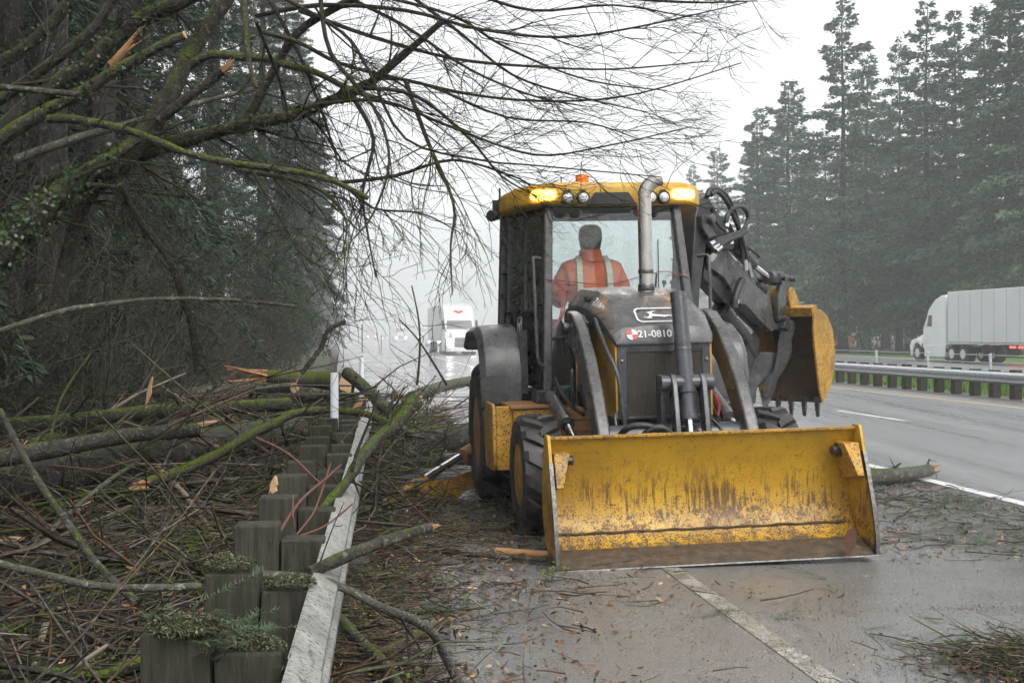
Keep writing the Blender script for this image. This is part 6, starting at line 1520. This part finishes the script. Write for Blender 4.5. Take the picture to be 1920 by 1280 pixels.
sticks('branch_litter', STICKM, 'tangle of bare broken sticks covering the left bank and shoulder', [(5600, reg_left, 0.2, 1.1, 0.0035, 0.010, 0.22), (900, reg_left, 0.8, 2.2, 0.008, 0.02, 0.2), (1700, reg_pile, 0.3, 1.6, 0.004, 0.012, 0.3), (300, reg_pile, 1.0, 2.8, 0.01, 0.03, 0.18), (1500, reg_heap, 0.4, 1.8, 0.005, 0.013, 0.3), (330, reg_heap, 1.2, 3.4, 0.012, 0.034, 0.16), (1900, reg_mid, 0.08, 0.6, 0.002, 0.007, 0.12), (220, reg_right, 0.1, 0.9, 0.003, 0.007, 0.03), (420, reg_corner, 0.1, 0.6, 0.002, 0.005, 0.12), (500, reg_under, 0.1, 0.8, 0.003, 0.009, 0.1)])
sticks('mossy_litter', TWIG_GREEN, 'mossy green twigs strewn through the left litter', [(1300, reg_left, 0.2, 1.0, 0.004, 0.012, 0.2), (420, reg_pile, 0.3, 1.6, 0.006, 0.02, 0.25), (260, reg_heap, 0.6, 2.6, 0.008, 0.03, 0.18), (220, reg_mid, 0.1, 0.5, 0.003, 0.007, 0.1), (140, reg_corner, 0.1, 0.4, 0.002, 0.005, 0.1)])
# twigs standing up out of the pile
sticks('upright_twigs', STICKM, 'thin bare shoots standing up out of the pile beside the road', [(70, reg_pile, 1.0, 2.4, 0.004, 0.008, 1.6), (60, reg_left, 0.8, 2.2, 0.004, 0.009, 1.5)])
def flakes(name, mat, label, specs, smin, smax, asp=0.45):
    rg = random.Random(len(name)*13); V = []
    for cnt, fn, zadd in specs:
        for _ in range(cnt):
            p = fn(rg); s = rg.uniform(smin, smax); p = Vector((p.x, p.y, p.z*0.5 + zadd))
            if p.z < 0.005: p.z = 0.005 + rg.uniform(0, 0.004)
            e1 = Vector((rg.gauss(0, 1), rg.gauss(0, 1), rg.gauss(0, 0.3))).normalized(); e2 = e1.cross(Vector((rg.gauss(0, .3), rg.gauss(0, .3), 1))).normalized()
            V += [p - e1*s, p + e2*s*asp, p + e1*s, p - e2*s*asp]
    n = len(V)//4
    return tag(link_mesh(name, np_mesh(name, [tuple(v) for v in V], np.arange(4*n).reshape(-1, 4)), mat), label, 'debris', kind='stuff')
def reg_asph(rg):                        # bits strewn on the wet asphalt
    y = 4.8 + 4.2*rg.random()**1.2; x = -0.4 + (2.6 + 0.2*y)*rg.random()
    dens = 0.5 + 0.5*hnoise(x*2.2, y*2.2)
    for _ in range(4):
        if rg.random() < dens: break
        y = 4.8 + 4.2*rg.random()**1.2; x = -0.4 + (2.6 + 0.2*y)*rg.random(); dens = 0.5 + 0.5*hnoise(x*2.2, y*2.2)
    return Vector((x, y, 0.006))
def reg_streak(rg):                      # raked lines of litter in front of the bucket
    t = rg.random(); x = 1.0 + 2.4*t; y = 6.95 + 0.25*t + rg.gauss(0, 0.04); return Vector((x, y, 0.006))
ml = Mat('leaf_litter'); il = ml.island()
cr = ml.n('ShaderNodeValToRGB'); ml.l(il, cr.inputs[0]); e = cr.color_ramp
for pos, c in ((0.0, (0.03, 0.022, 0.014)), (0.3, (0.085, 0.035, 0.018)), (0.55, (0.045, 0.055, 0.018)), (0.72, (0.15, 0.052, 0.024)), (0.93, (0.22, 0.19, 0.13)), (1.0, (0.4, 0.27, 0.15))):
    el = e.elements.new(pos) if pos not in (0.0, 1.0) else e.elements[0 if pos == 0.0 else -1]; el.color = c + (1,)
ml.set(cr.outputs[0], 0.6, 0, 0.3)
flakes('leaf_litter', ml.m, 'brown leaf scraps, bark crumbs and moss strewn over bank and shoulder', [(15000, reg_left, 0.02), (10000, reg_mid, 0.0), (4000, reg_pile, 0.0), (5000, reg_heap, 0.0), (2600, reg_right, 0.0), (3000, reg_corner, 0.0), (1500, reg_under, 0)], 0.008, 0.03)
flakes('asphalt_crumbs', ml.m, 'small dark crumbs of bark and needles scattered on the wet asphalt', [(6500, reg_asph, 0.0), (500, reg_streak, 0.0)], 0.003, 0.009, 0.6)
mms = Mat('moss_scraps'); mms.set(mms.mix(mms.island(), (0.05, 0.075, 0.008), (0.14, 0.19, 0.02)), 0.8)
def clumped(fn, n, sp):
    cs_ = [fn(random.Random(1000+k)) for k in range(n)]
    def f(rg):
        c = cs_[rg.randrange(n)]; return Vector((c.x + rg.gauss(0, sp), c.y + rg.gauss(0, sp), c.z + abs(rg.gauss(0, 0.03)) + 0.05))
    return f
flakes('moss_scraps', mms.m, 'bright green scraps of moss caught in the litter', [(5200, clumped(reg_left, 70, 0.11), 0.03), (1600, clumped(reg_heap, 40, 0.14), 0.1), (700, clumped(reg_mid, 24, 0.06), 0.0)], 0.006, 0.018, 0.6)
# wood chips
mcw = Mat('wood_chips'); mcw.set(mcw.mix(mcw.island(), (0.6, 0.36, 0.17), (0.42, 0.15, 0.05)), 0.7)
flakes('wood_chips', mcw.m, 'pale and orange wood chips scattered through the litter', [(420, reg_left, 0.06), (160, reg_mid, 0.01), (90, reg_pile, 0.15), (150, reg_heap, 0.2), (25, reg_right, 0.0)], 0.012, 0.05, 0.28)
# green fir sprigs
def sprigs(name, label, spots):
    rg = random.Random(17); V = []; 
    for (c, spread, n) in spots:
        for _ in range(n):
            p = Vector((c.x + rg.gauss(0, spread), c.y + rg.gauss(0, spread*0.8), c.z + abs(rg.gauss(0, 0.02)))); a = rg.uniform(0, 6.28); L = rg.uniform(0.12, 0.32)
            d = Vector((math.cos(a), math.sin(a), rg.uniform(-0.05, 0.25))).normalized(); sdv = Vector((-d.y, d.x, 0)).normalized()
            for k in range(22):
                b = p + d*L*k/22
                for s in (-1, 1):
                    t = (d*0.55 + sdv*s*rg.uniform(0.5, 1.0) + Vector((0, 0, rg.gauss(0.1, 0.25)))).normalized()*rg.uniform(0.025, 0.05)
                    w_ = t.cross(Vector((0, 0, 1))).normalized()*0.0028
                    V += [b - w_, b + w_, b + t]
    n = len(V)//3
    m = Mat(name + '_needles'); m.set(m.mix(m.island(), (0.03, 0.06, 0.026), (0.07, 0.105, 0.045)), 0.5, 0, 0.3)
    return tag(link_mesh(name, np_mesh(name, [tuple(v) for v in V], np.arange(3*n).reshape(-1, 3)), m.m), label, 'sprigs', kind='stuff')
sprigs('fir_sprigs', 'green fir sprigs scattered over litter and wet shoulder', [(G(1730, 935), 0.35, 55), (G(1800, 960), 0.4, 50), (G(1880, 990), 0.3, 30), (G(1850, 1020), 0.3, 25), (G(800, 1150), 0.12, 14), (G(880, 920), 0.3, 40), (G(850, 960), 0.3, 30),
   (G(460, 930, 0.1), 0.3, 24), (G(400, 960, 0.1), 0.3, 24), (G(300, 960, 0.1), 0.5, 30), (G(480, 905, 0.1), 0.3, 20), (P(430, 1195, 3.62), 0.04, 8), (P(350, 1168, 3.54), 0.04, 4), (P(470, 1235, 3.64), 0.04, 5), (G(1350, 1150), 0.05, 3), (G(1480, 1165), 0.08, 4), (G(1840, 1215), 0.25, 26), (G(150, 1010, 0.2), 0.5, 26), (G(620, 860, 0.2), 0.5, 26), (G(1500, 1090), 0.3, 4)])
# moss clumps on the first posts
def moss_clump(c, rx, ry, n, label, seed):
    rg = random.Random(seed); V = []
    for _ in range(n):
        a = rg.uniform(0, 6.28); r = math.sqrt(rg.random()); p = c + Vector((rx*r*math.cos(a), ry*r*math.sin(a), 0.03*(1-r*r) + rg.gauss(0, 0.006)))
        s = rg.uniform(0.003, 0.009); e1 = Vector((rg.gauss(0, 1), rg.gauss(0, 1), rg.gauss(0.2, 0.6))).normalized(); e2 = e1.cross(Vector((rg.gauss(0, 1), rg.gauss(0, 1), rg.gauss(0, 1)))).normalized()
        V += [p - e1*s, p + e2*s*0.5, p + e1*s, p - e2*s*0.5]
    m_ = Mat('moss_clump'); i_ = m_.island(); m_.set(m_.mix(m_.ramp(i_, 0.55, 0.9), m_.mix(i_, (0.03, 0.026, 0.012), (0.075, 0.1, 0.015)), (0.15, 0.16, 0.11)), 0.8)
    return tag(link_mesh('moss_clump', np_mesh('moss_clump', [tuple(v) for v in V], np.arange(4*n).reshape(-1, 4)), m_.m), label, 'moss', kind='stuff')
moss_clump(Vector((-0.98, 3.54, 0.785)), 0.12, 0.085, 5000, 'cushion of moss and needles on the nearest guardrail post', 1)
moss_clump(Vector((-1.08, 4.5, 0.785)), 0.10, 0.07, 1800, 'crumbs of bark and moss on the second guardrail post', 2)
moss_clump(Vector((-0.85, 4.5, 0.715)), 0.10, 0.06, 1500, 'crumbs of moss on the second blockout', 3)
moss_clump(Vector((-0.78, 3.6, 0.712)), 0.09, 0.06, 1200, 'crumbs of moss on the nearest blockout', 4)
# a dead leaf caught on the corner of the bucket
lf = ML(1592, 1030, y=-1.56)
mb = MB(); pts = [(-0.05, 0.0), (-0.06, 0.06), (-0.02, 0.14), (0.03, 0.17), (0.05, 0.1), (0.035, 0.03), (0.0, -0.03)]
mb.prism(pts, lambda a, b, t: M_MAT @ (lf + Vector((a, -0.03 + 0.06*a + 0.25*(b-0.05)**2 + t, b))), 0, 0.003)
tag(mb.build('dead_leaf', simple('dead_leaf', (0.1, 0.042, 0.02), (0.055, 0.025, 0.013), 20, 0.5)), 'curled rusty brown leaf caught on the right corner of the bucket edge', 'leaf')

# ------------------------------------------------------------------ the misty air
mb = MB(); mb.box(-500, 500, -40, 900, -1.2, 46)
hz_ = mb.build('haze', None, None, smooth=0); tag(hz_, 'thin rain mist hanging over the highway', 'haze', kind='stuff')
hm = bpy.data.materials.new('haze'); hm.use_nodes = True; ht = hm.node_tree; ht.nodes.clear()
ho = ht.nodes.new('ShaderNodeOutputMaterial'); pv = ht.nodes.new('ShaderNodeVolumePrincipled')
pv.inputs['Color'].default_value = (0.97, 0.985, 1.0, 1); pv.inputs['Density'].default_value = 0.0014; pv.inputs['Anisotropy'].default_value = 0.2
ht.links.new(pv.outputs[0], ho.inputs['Volume']); hz_.data.materials.append(hm)

# spray thrown up by the traffic over the far lanes
mb = MB(); mb.ball((0, 0, 0), 1.0, 28, 18)
sp_ = mb.build('haze', None, None, smooth=80); tag(sp_, 'spray thrown up by traffic over the far lanes', 'haze', kind='stuff')
cs = RW(9, 345, 2.0); sp_.location = cs; sp_.rotation_euler = (0, 0, YAW); sp_.scale = (60, 282, 20)
hm2 = hm.copy(); hm2.name = 'spray'; hm2.node_tree.nodes['Principled Volume'].inputs['Density'].default_value = 0.0065; sp_.data.materials.append(hm2)
